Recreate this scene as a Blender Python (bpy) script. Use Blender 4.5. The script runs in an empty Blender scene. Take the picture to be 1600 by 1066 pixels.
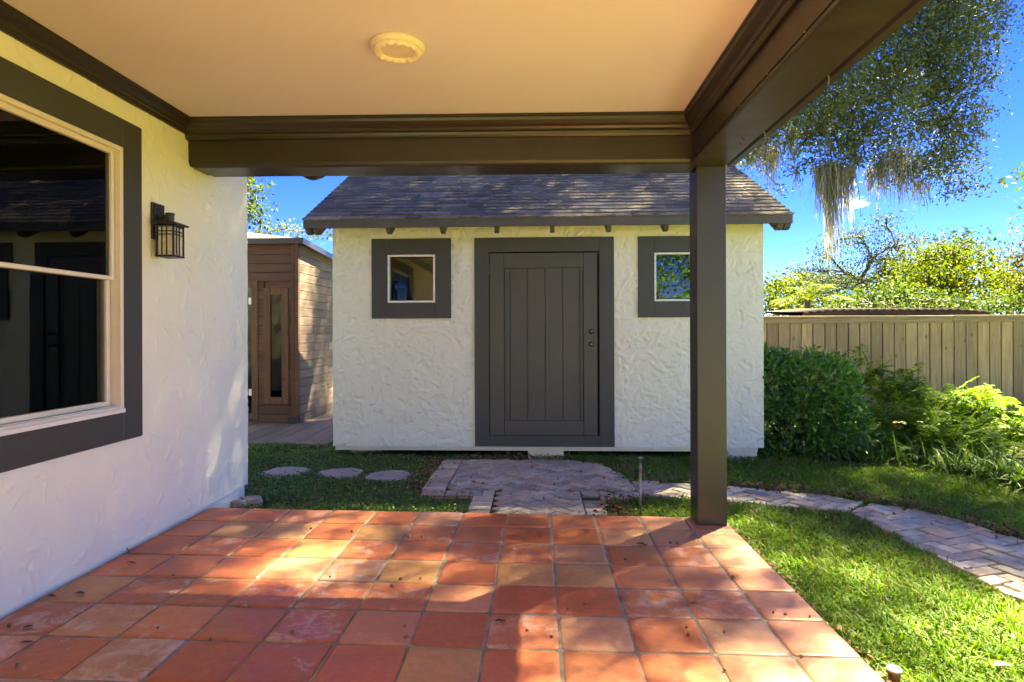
import bpy, math, random
import numpy as np
from mathutils import Vector, Matrix
random.seed(7)
RNG = np.random.default_rng(7)
SC = bpy.context.scene
COL = SC.collection
R = math.radians

# ------------------------------------------------------------------ camera, sky, sun, exposure
FPX, CYPX, ROLL, YAW, CAMH = 955.0, 518.5, R(-0.2), R(2.36), 1.30
cd = bpy.data.cameras.new('camera'); cam = bpy.data.objects.new('camera', cd); COL.objects.link(cam)
cd.sensor_width = 36.0; cd.lens = FPX / 1600 * 36.0
cd.shift_y = -(533 - CYPX) / 1600
cd.clip_start = 0.05; cd.clip_end = 2000
cam.matrix_world = (Matrix.Translation((0, 0, CAMH)) @ Matrix.Rotation(YAW, 4, 'Z') @
                    Matrix.Rotation(R(90), 4, 'X') @ Matrix.Rotation(ROLL, 4, 'Z'))
SC.camera = cam

SUN_EL, SUN_AZ = R(50), R(45)          # azimuth measured from +Y towards +X
sdir = Vector((math.sin(SUN_AZ) * math.cos(SUN_EL), math.cos(SUN_AZ) * math.cos(SUN_EL), math.sin(SUN_EL)))
sl = bpy.data.lights.new('sun', 'SUN'); sl.energy = 5.0; sl.angle = R(0.53); sl.color = (1.0, 0.90, 0.76)
so = bpy.data.objects.new('sun', sl); COL.objects.link(so); so.rotation_euler = sdir.to_track_quat('Z', 'Y').to_euler()
so.location = (20, 20, 30)

W = bpy.data.worlds.new('World'); SC.world = W; W.use_nodes = True
wn = W.node_tree.nodes; wl = W.node_tree.links; wn.clear()
wo = wn.new('ShaderNodeOutputWorld'); bg = wn.new('ShaderNodeBackground'); sky = wn.new('ShaderNodeTexSky')
sky.sky_type = 'NISHITA'; sky.sun_disc = False; sky.sun_elevation = SUN_EL; sky.sun_rotation = SUN_AZ
sky.air_density = 0.26; sky.dust_density = 0.0; sky.ozone_density = 3.0; sky.altitude = 0
bg.inputs['Strength'].default_value = 0.05
# a few soft fair-weather clouds over the whole sky
tc = wn.new('ShaderNodeTexCoord'); mp = wn.new('ShaderNodeMapping'); mp.inputs['Scale'].default_value = (1.6, 1.6, 4.2)
mp.inputs['Location'].default_value = (0.35, 0.1, 0.9)
nz = wn.new('ShaderNodeTexNoise'); nz.inputs['Scale'].default_value = 2.1; nz.inputs['Detail'].default_value = 8; nz.inputs['Roughness'].default_value = 0.55
cr = wn.new('ShaderNodeValToRGB'); cr.color_ramp.elements[0].position = 0.60; cr.color_ramp.elements[1].position = 0.78
mx = wn.new('ShaderNodeMix'); mx.data_type = 'RGBA'; mx.inputs['B'].default_value = (9.5, 9.8, 10.2, 1)
wl.new(tc.outputs['Generated'], mp.inputs['Vector']); wl.new(mp.outputs['Vector'], nz.inputs['Vector'])
wl.new(nz.outputs['Fac'], cr.inputs['Fac']); wl.new(cr.outputs['Color'], mx.inputs['Factor'])
hs = wn.new('ShaderNodeHueSaturation'); hs.inputs['Saturation'].default_value = 1.3; hs.inputs['Hue'].default_value = .528
wl.new(sky.outputs['Color'], hs.inputs['Color']); wl.new(hs.outputs['Color'], mx.inputs['A'])
wl.new(mx.outputs['Result'], bg.inputs['Color']); wl.new(bg.outputs['Background'], wo.inputs['Surface'])

SC.view_settings.view_transform = 'Standard'; SC.view_settings.look = 'None'
SC.view_settings.exposure = 4.5; SC.view_settings.gamma = 1.0; SC.view_settings.use_curve_mapping = False
SC.view_settings.use_white_balance = True; SC.view_settings.white_balance_temperature = 9300; SC.view_settings.white_balance_tint = -8   # camera set for open shade
cy_ = SC.cycles; SC.render.engine = 'CYCLES'
cy_.max_bounces = 8; cy_.diffuse_bounces = 5; cy_.glossy_bounces = 3; cy_.transmission_bounces = 4; cy_.transparent_max_bounces = 8
cy_.use_denoising = True; cy_.sample_clamp_indirect = 8.0; cy_.caustics_reflective = False; cy_.caustics_refractive = False

# ------------------------------------------------------------------ pixel -> ray helper (photo pixels, 1600 wide)
_cr, _sr, _cy, _sy = math.cos(ROLL), math.sin(ROLL), math.cos(YAW), math.sin(YAW)
def ray(x, y):
    u = (x - 800) / FPX; w = -(y - CYPX) / FPX
    X = _cr * u - _sr * w; Z = _sr * u + _cr * w
    return Vector((_cy * X - _sy, _sy * X + _cy, Z))
def at_y(x, y, Y): d = ray(x, y); return Vector((0, 0, CAMH)) + d * (Y / d.y)
def at_z(x, y, z): d = ray(x, y); return Vector((0, 0, CAMH)) + d * ((z - CAMH) / d.z)

# ------------------------------------------------------------------ object helpers
def link(name, me, mat=None, parent=None):
    o = bpy.data.objects.new(name, me); COL.objects.link(o)
    if mat is not None and me is not None and len(me.materials) == 0: me.materials.append(mat)
    if parent is not None: o.parent = parent
    return o
def tag(o, label=None, cat=None, group=None, kind=None):
    if label: o['label'] = label
    if cat: o['category'] = cat
    if group: o['group'] = group
    if kind: o['kind'] = kind
    return o
def thing(name, label, cat, loc=(0, 0, 0), group=None):
    o = bpy.data.objects.new(name, None); COL.objects.link(o); o.location = loc; o.empty_display_size = 0.2
    return tag(o, label, cat, group)
def fast_mesh(name, verts, faces_idx, loop_tot, smooth=False):
    """verts (n,3); faces_idx flat loop vertex indices; loop_tot per-face vertex counts"""
    me = bpy.data.meshes.new(name)
    verts = np.asarray(verts, np.float32); fi = np.asarray(faces_idx, np.int32).ravel(); lt = np.asarray(loop_tot, np.int32)
    me.vertices.add(len(verts)); me.vertices.foreach_set('co', verts.ravel())
    me.loops.add(len(fi)); me.loops.foreach_set('vertex_index', fi)
    me.polygons.add(len(lt)); ls = np.concatenate([[0], np.cumsum(lt)[:-1]]).astype(np.int32)
    me.polygons.foreach_set('loop_start', ls); me.polygons.foreach_set('loop_total', lt)
    if smooth: me.polygons.foreach_set('use_smooth', np.ones(len(lt), bool))
    me.update(calc_edges=True); me.validate()
    return me
def set_attr(me, name, vals):
    a = me.attributes.new(name, 'FLOAT', 'POINT'); a.data.foreach_set('value', np.asarray(vals, np.float32))

class MB:
    """collects simple solids into one mesh"""
    def __init__(s): s.v = []; s.f = []
    def poly(s, pts, faces):
        b = len(s.v); s.v += [tuple(p) for p in pts]; s.f += [tuple(b + i for i in f) for f in faces]; return s
    def box(s, x0, x1, y0, y1, z0, z1, bev=0.0):
        if x0 > x1: x0, x1 = x1, x0
        if y0 > y1: y0, y1 = y1, y0
        if z0 > z1: z0, z1 = z1, z0
        if bev <= 0:
            p = [(x, y, z) for z in (z0, z1) for y in (y0, y1) for x in (x0, x1)]
            return s.poly(p, [(0, 2, 3, 1), (4, 5, 7, 6), (0, 1, 5, 4), (2, 6, 7, 3), (0, 4, 6, 2), (1, 3, 7, 5)])
        b = min(bev, (x1 - x0) * .45, (y1 - y0) * .45, (z1 - z0) * .45)
        pts = []; idx = {}
        for ix, x in enumerate((x0, x1)):
            for iy, y in enumerate((y0, y1)):
                for iz, z in enumerate((z0, z1)):
                    sx, sy, sz = (b, -b)[ix], (b, -b)[iy], (b, -b)[iz]
                    for a, q in (('x', (x, y + sy, z + sz)), ('y', (x + sx, y, z + sz)), ('z', (x + sx, y + sy, z))):
                        idx[(ix, iy, iz, a)] = len(pts); pts.append(q)
        g = lambda i, j, k, a: idx[(i, j, k, a)]
        F = []
        for i in (0, 1):
            F.append([g(i, 0, 0, 'x'), g(i, 1, 0, 'x'), g(i, 1, 1, 'x'), g(i, 0, 1, 'x')][::1 if i else -1])
            F.append([g(0, i, 0, 'y'), g(1, i, 0, 'y'), g(1, i, 1, 'y'), g(0, i, 1, 'y')][::-1 if i else 1])
            F.append([g(0, 0, i, 'z'), g(1, 0, i, 'z'), g(1, 1, i, 'z'), g(0, 1, i, 'z')][::1 if i else -1])
        for i in (0, 1):
            for j in (0, 1):
                F.append([g(i, j, 0, 'x'), g(i, j, 0, 'y'), g(i, j, 1, 'y'), g(i, j, 1, 'x')][::1 if i == j else -1])
                F.append([g(i, 0, j, 'x'), g(i, 0, j, 'z'), g(i, 1, j, 'z'), g(i, 1, j, 'x')][::-1 if i == j else 1])
                F.append([g(0, i, j, 'y'), g(0, i, j, 'z'), g(1, i, j, 'z'), g(1, i, j, 'y')][::1 if i == j else -1])
                for k in (0, 1):
                    t = [g(i, j, k, 'x'), g(i, j, k, 'y'), g(i, j, k, 'z')]
                    F.append(t[::-1 if (i + j + k) % 2 == 0 else 1])
        return s.poly(pts, F)
    def prism(s, prof, axis, a0, a1):
        """closed 2-D profile extruded along axis ('x': prof=(y,z); 'y': prof=(x,z); 'z': prof=(x,y))"""
        n = len(prof)
        def P(u, v, a): return {'x': (a, u, v), 'y': (u, a, v), 'z': (u, v, a)}[axis]
        pts = [P(u, v, a0) for u, v in prof] + [P(u, v, a1) for u, v in prof]
        return s.poly(pts, [tuple(range(n - 1, -1, -1)), tuple(range(n, 2 * n))] + [(i, (i + 1) % n, n + (i + 1) % n, n + i) for i in range(n)])
    def tube(s, path, rad, seg=8, cap=True):
        path = [Vector(p) for p in path]; n = len(path)
        rad = rad if hasattr(rad, '__len__') else [rad] * n
        rings = []; up = Vector((0, 0, 1))
        for i, p in enumerate(path):
            t = (path[min(i + 1, n - 1)] - path[max(i - 1, 0)]).normalized()
            a = t.cross(up)
            if a.length < 1e-3: a = t.cross(Vector((1, 0, 0)))
            a.normalize(); b = t.cross(a)
            rings.append([p + (a * math.cos(k * 2 * math.pi / seg) + b * math.sin(k * 2 * math.pi / seg)) * rad[i] for k in range(seg)])
        pts = [q for r in rings for q in r]
        F = [(i * seg + k, i * seg + (k + 1) % seg, (i + 1) * seg + (k + 1) % seg, (i + 1) * seg + k) for i in range(n - 1) for k in range(seg)]
        if cap: F += [tuple(range(seg))[::-1], tuple((n - 1) * seg + k for k in range(seg))]
        return s.poly(pts, F)
    def lathe(s, prof, c, seg=32, wob=None):
        """profile (r,z) around the vertical axis at c"""
        pts = []
        for i, (r, z) in enumerate(prof):
            for k in range(seg):
                a = 2 * math.pi * k / seg; q = wob(i, k) if wob else (0, 0)
                pts.append((c[0] + (r + q[0]) * math.cos(a), c[1] + (r + q[0]) * math.sin(a), c[2] + z + q[1]))
        F = [(i * seg + k, i * seg + (k + 1) % seg, (i + 1) * seg + (k + 1) % seg, (i + 1) * seg + k) for i in range(len(prof) - 1) for k in range(seg)]
        F += [tuple(range(seg))[::-1], tuple((len(prof) - 1) * seg + k for k in range(seg))]
        return s.poly(pts, F)
    def mesh(s, name, smooth=False):
        me = bpy.data.meshes.new(name); me.from_pydata(s.v, [], s.f); me.update()
        if smooth: me.polygons.foreach_set('use_smooth', np.ones(len(me.polygons), bool))
        return me
    def build(s, name, mat, parent=None, smooth=False): return link(name, s.mesh(name, smooth), mat, parent)

def frame_mb(x0, x1, z0, z1, w, y0, y1, bev=.002, axis='y'):
    """rectangular frame of four butted boards; axis 'y': lies in xz; axis 'x': (x0,x1) are y-values, (y0,y1) are x-values"""
    m = MB()
    def B(a0, a1, c0, c1):
        if axis == 'y': m.box(a0, a1, y0, y1, c0, c1, bev)
        else: m.box(y0, y1, a0, a1, c0, c1, bev)
    B(x0, x0 + w, z0, z1); B(x1 - w, x1, z0, z1); B(x0 + w, x1 - w, z0, z0 + w); B(x0 + w, x1 - w, z1 - w, z1)
    return m

# ------------------------------------------------------------------ materials
def new_mat(name):
    m = bpy.data.materials.new(name); m.use_nodes = True
    return m, m.node_tree.nodes, m.node_tree.links, m.node_tree.nodes['Principled BSDF']
def nd(n, t, **k):
    o = n.new(t)
    for a, v in k.items():
        if a in o.inputs: o.inputs[a].default_value = v
        else: setattr(o, a, v)
    return o
def noise(n, l, scale, detail=4, rough=.55, vec=None, dist=0):
    o = n.new('ShaderNodeTexNoise'); o.inputs['Scale'].default_value = scale; o.inputs['Detail'].default_value = detail
    o.inputs['Roughness'].default_value = rough; o.inputs['Distortion'].default_value = dist
    if vec is not None: l.new(vec, o.inputs['Vector'])
    return o
def ramp(n, l, src, stops):
    o = n.new('ShaderNodeValToRGB'); e = o.color_ramp.elements
    while len(e) < len(stops): e.new(0.5)
    for i, (p, c) in enumerate(stops):
        e[i].position = p; e[i].color = (c[0], c[1], c[2], 1) if hasattr(c, '__len__') else (c, c, c, 1)
    l.new(src, o.inputs['Fac']); return o
def mixc(n, l, fac, a, b, mode='MIX'):
    o = n.new('ShaderNodeMix'); o.data_type = 'RGBA'; o.blend_type = mode
    for key, v in (('Factor', fac), ('A', a), ('B', b)):
        if hasattr(v, 'is_output') or hasattr(v, 'links'): l.new(v, o.inputs[key])
        elif key == 'Factor': o.inputs[key].default_value = v
        else: o.inputs[key].default_value = (v[0], v[1], v[2], 1)
    return o.outputs['Result']
def bump(n, l, h, strength, dist, bsdf, prev=None):
    b = n.new('ShaderNodeBump'); b.inputs['Strength'].default_value = strength; b.inputs['Distance'].default_value = dist
    l.new(h, b.inputs['Height'])
    if prev is not None: l.new(prev, b.inputs['Normal'])
    l.new(b.outputs['Normal'], bsdf.inputs['Normal']); return b.outputs['Normal']
def pos(n): return n.new('ShaderNodeNewGeometry').outputs['Position']
def simple(name, col, rough=.6, var=.12, scale=9, bumpd=.0006, bscale=120, spec=.5, metallic=0):
    m, n, l, b = new_mat(name); p = pos(n)
    t = noise(n, l, scale, 6, .6, p)
    c = ramp(n, l, t.outputs['Fac'], [(.25, [x * (1 - var) for x in col]), (.75, [min(1, x * (1 + var)) for x in col])])
    l.new(c.outputs['Color'], b.inputs['Base Color'])
    rr = ramp(n, l, t.outputs['Fac'], [(.3, max(.02, rough - .07)), (.7, min(1, rough + .07))]); l.new(rr.outputs['Color'], b.inputs['Roughness'])
    b.inputs['Specular IOR Level'].default_value = spec; b.inputs['Metallic'].default_value = metallic
    if bumpd: bump(n, l, noise(n, l, bscale, 3, .6, p).outputs['Fac'], .6, bumpd, b)
    return m
M = {}
M['bronze'] = simple('bronze_paint', (.027, .0195, .012), .36, .10, 5, .0004, 60, .5)
M['trim'] = simple('charcoal_trim', (.050, .048, .042), .52, .10, 7, .0015, 220, .4)
M['door'] = simple('door_paint', (.052, .047, .037), .45, .12, 6, .0006, 90, .45)
M['stucco_house'] = simple('white_stucco', (.80, .765, .605), .72, .04, 2.2, .0022, 55, .3)
M['ceiling'] = simple('ceiling_paint', (.69, .645, .665), .75, .05, 1.1, .0008, 160, .25)
M['cream_trim'] = simple('cream_trim', (.66, .60, .45), .6, .08, 8, .001, 60, .3)
M['white_vinyl'] = simple('almond_vinyl', (.70, .62, .50), .4, .05, 10, .0002, 80, .5)
M['white_paint'] = simple('white_paint', (.74, .71, .64), .45, .06, 14, .0003, 80, .5)
M['plaster_cover'] = simple('plaster_cover', (.74, .67, .52), .7, .08, 40, .002, 120, .25)
M['black_metal'] = simple('black_metal', (.018, .016, .014), .42, .25, 30, .0006, 140, .5)
M['knob'] = simple('aged_brass', (.12, .085, .055), .35, .2, 60, .0003, 200, .5, .8)
M['galv'] = simple('galvanised_pipe', (.28, .27, .24), .45, .25, 45, .0006, 150, .5, .6)
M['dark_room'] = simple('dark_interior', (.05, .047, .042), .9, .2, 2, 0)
M['fascia'] = simple('fascia_paint', (.085, .078, .062), .6, .2, 6, .0012, 70, .35)
M['lantern_glass'] = simple('opal_glass', (.62, .56, .42), .25, .12, 30, 0)
M['terracotta'] = simple('terracotta', (.34, .12, .06), .7, .2, 25, .001, 90, .3)
M['concrete'] = simple('concrete', (.30, .275, .225), .9, .25, 7, .003, 40, .25)
M['slate'] = simple('stepping_stone', (.33, .30, .265), .85, .3, 9, .004, 30, .3)
M['corrugated'] = simple('dark_sheet', (.03, .027, .024), .95, .4, 6, .002, 30, .05)
M['blind'] = simple('blind', (.62, .56, .43), .5, .05, 8, 0)
M['acorn'] = simple('acorn', (.16, .085, .035), .45, .35, 120, 0)
M['mulch_leaf'] = None

def stucco_shed():
    m, n, l, b = new_mat('cream_stucco'); p = pos(n)
    t = noise(n, l, 1.7, 5, .6, p); s = noise(n, l, 11, 6, .7, p, 1.5)
    c = mixc(n, l, t.outputs['Fac'], (.69, .665, .52), (.75, .735, .62))
    d = ramp(n, l, s.outputs['Fac'], [(.56, 0), (.74, 1)])
    sep = n.new('ShaderNodeSeparateXYZ'); l.new(p, sep.inputs[0])
    low = n.new('ShaderNodeMapRange'); low.inputs['From Min'].default_value = .75; low.inputs['From Max'].default_value = .0
    l.new(sep.outputs['Z'], low.inputs['Value'])
    mu = n.new('ShaderNodeMath'); mu.operation = 'MULTIPLY'; l.new(d.outputs['Color'], mu.inputs[0]); l.new(low.outputs['Result'], mu.inputs[1])
    mu2 = n.new('ShaderNodeMath'); mu2.operation = 'MULTIPLY'; l.new(mu.outputs[0], mu2.inputs[0]); mu2.inputs[1].default_value = .45
    c = mixc(n, l, mu2.outputs[0], c, (.33, .31, .21))
    l.new(c, b.inputs['Base Color']); b.inputs['Roughness'].default_value = .62; b.inputs['Specular IOR Level'].default_value = .35
    bump(n, l, noise(n, l, 110, 5, .65, p).outputs['Fac'], .75, .0025, b); return m
M['stucco_shed'] = stucco_shed()

def tile_mat():
    m, n, l, b = new_mat('saltillo_tile'); p = pos(n)
    oi = n.new('ShaderNodeObjectInfo')
    big = noise(n, l, 3.5, 6, .62, p, .6); fine = noise(n, l, 30, 6, .65, p)
    v = n.new('ShaderNodeMix'); v.data_type = 'RGBA'; v.blend_type = 'MULTIPLY'; v.inputs['Factor'].default_value = 1
    c1 = ramp(n, l, big.outputs['Fac'], [(.25, (.82, .76, .72)), (.5, (1, 1, 1)), (.75, (1.18, 1.32, 1.38))])
    l.new(oi.outputs['Color'], v.inputs['A']); l.new(c1.outputs['Color'], v.inputs['B'])
    c2 = ramp(n, l, fine.outputs['Fac'], [(.3, (.85, .82, .8)), (.7, (1.12, 1.12, 1.12))])
    c = mixc(n, l, 1.0, v.outputs['Result'], c2.outputs['Color'], 'MULTIPLY')
    # lime bloom, strongest on some tiles
    bl = noise(n, l, 7.5, 12, .78, p, .5)
    add = n.new('ShaderNodeMath'); add.operation = 'MULTIPLY_ADD'; l.new(oi.outputs['Alpha'], add.inputs[0]); add.inputs[1].default_value = .22; l.new(bl.outputs['Fac'], add.inputs[2])
    br = ramp(n, l, add.outputs[0], [(.66, 0), (.74, .55), (.9, .8)])
    c = mixc(n, l, br.outputs['Color'], c, (.52, .40, .37))
    l.new(c, b.inputs['Base Color'])
    rr = ramp(n, l, big.outputs['Fac'], [(.3, .30), (.7, .52)]); l.new(rr.outputs['Color'], b.inputs['Roughness'])
    b.inputs['Specular IOR Level'].default_value = .42
    nn = bump(n, l, noise(n, l, 14, 5, .6, p).outputs['Fac'], .5, .003, b)
    bump(n, l, fine.outputs['Fac'], .4, .0009, b, nn); return m
M['tile'] = tile_mat()

def grout():
    m, n, l, b = new_mat('grout'); p = pos(n); t = noise(n, l, 9, 6, .7, p)
    c = ramp(n, l, t.outputs['Fac'], [(.3, (.10, .085, .07)), (.52, (.22, .19, .16)), (.75, (.34, .30, .26))])
    l.new(c.outputs['Color'], b.inputs['Base Color']); b.inputs['Roughness'].default_value = .9
    bump(n, l, noise(n, l, 90, 4, .6, p).outputs['Fac'], .6, .002, b); return m
M['grout'] = grout()

def objcol(name, rough, dirt, scale=20, bumpd=.002):
    """base colour per piece from the object's own colour, weathered by noise"""
    m, n, l, b = new_mat(name); p = pos(n); oi = n.new('ShaderNodeObjectInfo')
    t = noise(n, l, scale, 6, .65, p); big = noise(n, l, scale * .2, 5, .6, p)
    a = ramp(n, l, t.outputs['Fac'], [(.25, .68), (.5, 1), (.78, 1.3)])
    c = mixc(n, l, 1.0, oi.outputs['Color'], a.outputs['Color'], 'MULTIPLY')
    d = ramp(n, l, big.outputs['Fac'], [(.5, 0), (.72, .6)]); c = mixc(n, l, d.outputs['Color'], c, dirt)
    l.new(c, b.inputs['Base Color']); b.inputs['Roughness'].default_value = rough; b.inputs['Specular IOR Level'].default_value = .35
    bump(n, l, noise(n, l, scale * 4, 4, .65, p).outputs['Fac'], .7, bumpd, b); return m
M['paver'] = objcol('clay_paver', .85, (.30, .29, .225), 22, .003)
M['shingle'] = objcol('asphalt_shingle', .92, (.12, .10, .08), 60, .004)
M['sauna_shingle'] = objcol('pale_shingle', .9, (.34, .29, .25), 60, .004)

def wood(name, c0, c1, c2, axis, rough=.75, knots=True):
    """weathered wood; grain runs along axis, per-piece variation from object random"""
    m, n, l, b = new_mat(name); tcn = n.new('ShaderNodeTexCoord'); oi = n.new('ShaderNodeObjectInfo')
    mpn = n.new('ShaderNodeMapping'); sc = [34, 34, 34]; sc['xyz'.index(axis)] = 1.7
    mpn.inputs['Scale'].default_value = sc; l.new(pos(n), mpn.inputs['Vector'])
    off = n.new('ShaderNodeVectorMath'); off.operation = 'SCALE'; off.inputs[0].default_value = (13, 7, 19); l.new(oi.outputs['Random'], off.inputs['Scale'])
    l.new(off.outputs['Vector'], mpn.inputs['Location'])
    t = noise(n, l, 1.0, 6, .65, mpn.outputs['Vector'], .6)
    c = ramp(n, l, t.outputs['Fac'], [(.25, c0), (.5, c1), (.75, c2)]).outputs['Color']
    va = ramp(n, l, oi.outputs['Random'], [(0, .72), (1, 1.25)]); c = mixc(n, l, 1.0, c, va.outputs['Color'], 'MULTIPLY')
    if knots:
        mk = n.new('ShaderNodeMapping'); s2 = [9, 9, 9]; s2['xyz'.index(axis)] = 4.5; mk.inputs['Scale'].default_value = s2
        l.new(pos(n), mk.inputs['Vector'])
        vo = n.new('ShaderNodeTexVoronoi'); vo.inputs['Scale'].default_value = .62; l.new(mk.outputs['Vector'], vo.inputs['Vector'])
        kr = ramp(n, l, vo.outputs['Distance'], [(.06, .85), (.13, 0)]); c = mixc(n, l, kr.outputs['Color'], c, [x * .32 for x in c0])
    st = noise(n, l, 1.6, 5, .6, pos(n)); sr = ramp(n, l, st.outputs['Fac'], [(.45, 0), (.7, .5)]); c = mixc(n, l, sr.outputs['Color'], c, [x * .55 + .012 for x in c1])
    l.new(c, b.inputs['Base Color']); b.inputs['Roughness'].default_value = rough; b.inputs['Specular IOR Level'].default_value = .3
    bump(n, l, t.outputs['Fac'], .6, .0025, b); return m
M['fence_wood'] = wood('fence_wood', (.20, .125, .058), (.36, .24, .12), (.48, .345, .19), 'z')
M['rail_wood'] = wood('rail_wood', (.22, .14, .068), (.38, .265, .14), (.5, .37, .21), 'x')
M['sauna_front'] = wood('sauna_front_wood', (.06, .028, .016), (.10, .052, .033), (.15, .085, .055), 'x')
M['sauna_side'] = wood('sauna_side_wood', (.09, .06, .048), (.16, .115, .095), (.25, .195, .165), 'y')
M['sauna_trim'] = wood('sauna_trim_wood', (.07, .034, .016), (.12, .062, .03), (.17, .095, .05), 'z')
M['platform_wood'] = wood('platform_wood', (.16, .12, .08), (.27, .215, .15), (.36, .30, .22), 'y', knots=False)
M['bark'] = wood('bark', (.05, .042, .033), (.11, .095, .078), (.2, .18, .155), 'z', .95, False)

def glass(name, tint, ior=1.52, base=.0):
    m = bpy.data.materials.new(name); m.use_nodes = True; n = m.node_tree.nodes; l = m.node_tree.links; n.clear()
    o = n.new('ShaderNodeOutputMaterial'); tr = n.new('ShaderNodeBsdfTransparent'); tr.inputs['Color'].default_value = (*tint, 1)
    g = n.new('ShaderNodeBsdfGlossy'); g.inputs['Roughness'].default_value = .012; f = n.new('ShaderNodeFresnel'); f.inputs['IOR'].default_value = ior
    a = n.new('ShaderNodeMath'); a.operation = 'ADD'; a.inputs[1].default_value = base; l.new(f.outputs['Fac'], a.inputs[0])
    bn = n.new('ShaderNodeBump'); bn.inputs['Strength'].default_value = .08; bn.inputs['Distance'].default_value = .004
    nn = noise(n, l, 2.2, 2, .5, pos(n)); l.new(nn.outputs['Fac'], bn.inputs['Height']); l.new(bn.outputs['Normal'], g.inputs['Normal'])
    mxs = n.new('ShaderNodeMixShader'); l.new(a.outputs[0], mxs.inputs['Fac']); l.new(tr.outputs[0], mxs.inputs[1]); l.new(g.outputs[0], mxs.inputs[2])
    l.new(mxs.outputs[0], o.inputs['Surface']); return m
M['glass'] = glass('window_glass', (.88, .90, .88), 1.5, .015)
M['glass_dark'] = glass('dark_glass', (.03, .03, .03), 1.33, .0)

def leaf_mat(name, cols, transl=.35, rough=.45, tcol=None, spec=.4):
    """cols: ramp colours over the per-leaf 'rnd' attribute"""
    m = bpy.data.materials.new(name); m.use_nodes = True; n = m.node_tree.nodes; l = m.node_tree.links
    b = n['Principled BSDF']; o = n['Material Output']
    at = n.new('ShaderNodeAttribute'); at.attribute_name = 'rnd'
    k = len(cols); c = ramp(n, l, at.outputs['Fac'], [(i / (k - 1), cols[i]) for i in range(k)])
    l.new(c.outputs['Color'], b.inputs['Base Color']); b.inputs['Roughness'].default_value = rough; b.inputs['Specular IOR Level'].default_value = spec
    t = n.new('ShaderNodeBsdfTranslucent'); tc2 = tcol or (1.5, 1.6, .7)
    mm = mixc(n, l, 1.0, c.outputs['Color'], tc2, 'MULTIPLY'); l.new(mm, t.inputs['Color'])
    s = n.new('ShaderNodeMixShader'); s.inputs['Fac'].default_value = transl
    l.new(b.outputs[0], s.inputs[1]); l.new(t.outputs[0], s.inputs[2]); l.new(s.outputs[0], o.inputs['Surface']); return m
M['oak_leaf'] = leaf_mat('oak_leaf', [(.045, .06, .03), (.068, .088, .045), (.095, .12, .055), (.12, .135, .055)], .22, .65, (1.2, 1.4, .7), .2)
M['moss'] = leaf_mat('spanish_moss', [(.17, .165, .125), (.25, .24, .18), (.33, .31, .235)], .35, .9, (1, 1, .8), .1)
M['hedge_leaf'] = leaf_mat('hedge_leaf', [(.05, .125, .02), (.08, .18, .03), (.12, .24, .045), (.18, .31, .075)], .35, .33, (1.3, 1.5, .5), .5)
M['fern_leaf'] = leaf_mat('fern_leaf', [(.06, .14, .014), (.095, .20, .018), (.14, .245, .022), (.20, .255, .026)], .45, .7, (1.5, 1.4, .35), .12)
M['lily_leaf'] = leaf_mat('strap_leaf', [(.03, .08, .015), (.055, .13, .025), (.09, .18, .035), (.16, .22, .06)], .3, .6, (1.4, 1.4, .5), .2)
M['grass'] = leaf_mat('grass_blade', [(.22, .17, .075), (.075, .15, .016), (.10, .20, .02), (.13, .245, .026), (.18, .27, .04)], .35, .6, (1.4, 1.4, .3), .2)
M['cover'] = leaf_mat('ground_cover_leaf', [(.19, .13, .08), (.08, .16, .035), (.12, .22, .05), (.17, .28, .07)], .3, .45, (1.3, 1.4, .5))
M['yellow_leaf'] = leaf_mat('yellow_green_leaf', [(.035, .055, .010), (.055, .08, .012), (.08, .105, .014), (.11, .12, .018)], .4, .75, (1.3, 1.3, .5), .1)
M['pale_leaf'] = leaf_mat('pale_leaf', [(.025, .035, .02), (.042, .056, .028), (.065, .08, .04)], .3, .75, (1.3, 1.4, .7), .1)
M['brown_leaf'] = leaf_mat('dry_crown_leaf', [(.06, .05, .03), (.095, .08, .05), (.13, .11, .07)], .25, .6, (1.2, 1.1, .7))
M['dark_leaf'] = leaf_mat('dark_leaf', [(.025, .042, .015), (.04, .065, .02), (.06, .09, .028)], .3, .7, (1.3, 1.4, .6), .12)
M['litter'] = leaf_mat('fallen_leaf', [(.09, .035, .022), (.17, .07, .04), (.25, .13, .075), (.33, .23, .13)], .15, .7, (1.2, .9, .6), .2)

def soil():
    m, n, l, b = new_mat('soil'); p = pos(n); t = noise(n, l, 2.2, 8, .65, p); f = noise(n, l, 38, 6, .7, p)
    c = ramp(n, l, t.outputs['Fac'], [(.3, (.055, .045, .026)), (.5, (.085, .095, .035)), (.7, (.09, .14, .035))])
    d = ramp(n, l, f.outputs['Fac'], [(.3, .6), (.7, 1.35)]); cc = mixc(n, l, 1.0, c.outputs['Color'], d.outputs['Color'], 'MULTIPLY')
    l.new(cc, b.inputs['Base Color']); b.inputs['Roughness'].default_value = .95; b.inputs['Specular IOR Level'].default_value = .1
    bump(n, l, f.outputs['Fac'], .8, .02, b); return m
M['soil'] = soil()
M['sand'] = simple('joint_sand', (.055, .05, .034), .95, .4, 25, .004, 60, .1)

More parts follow.
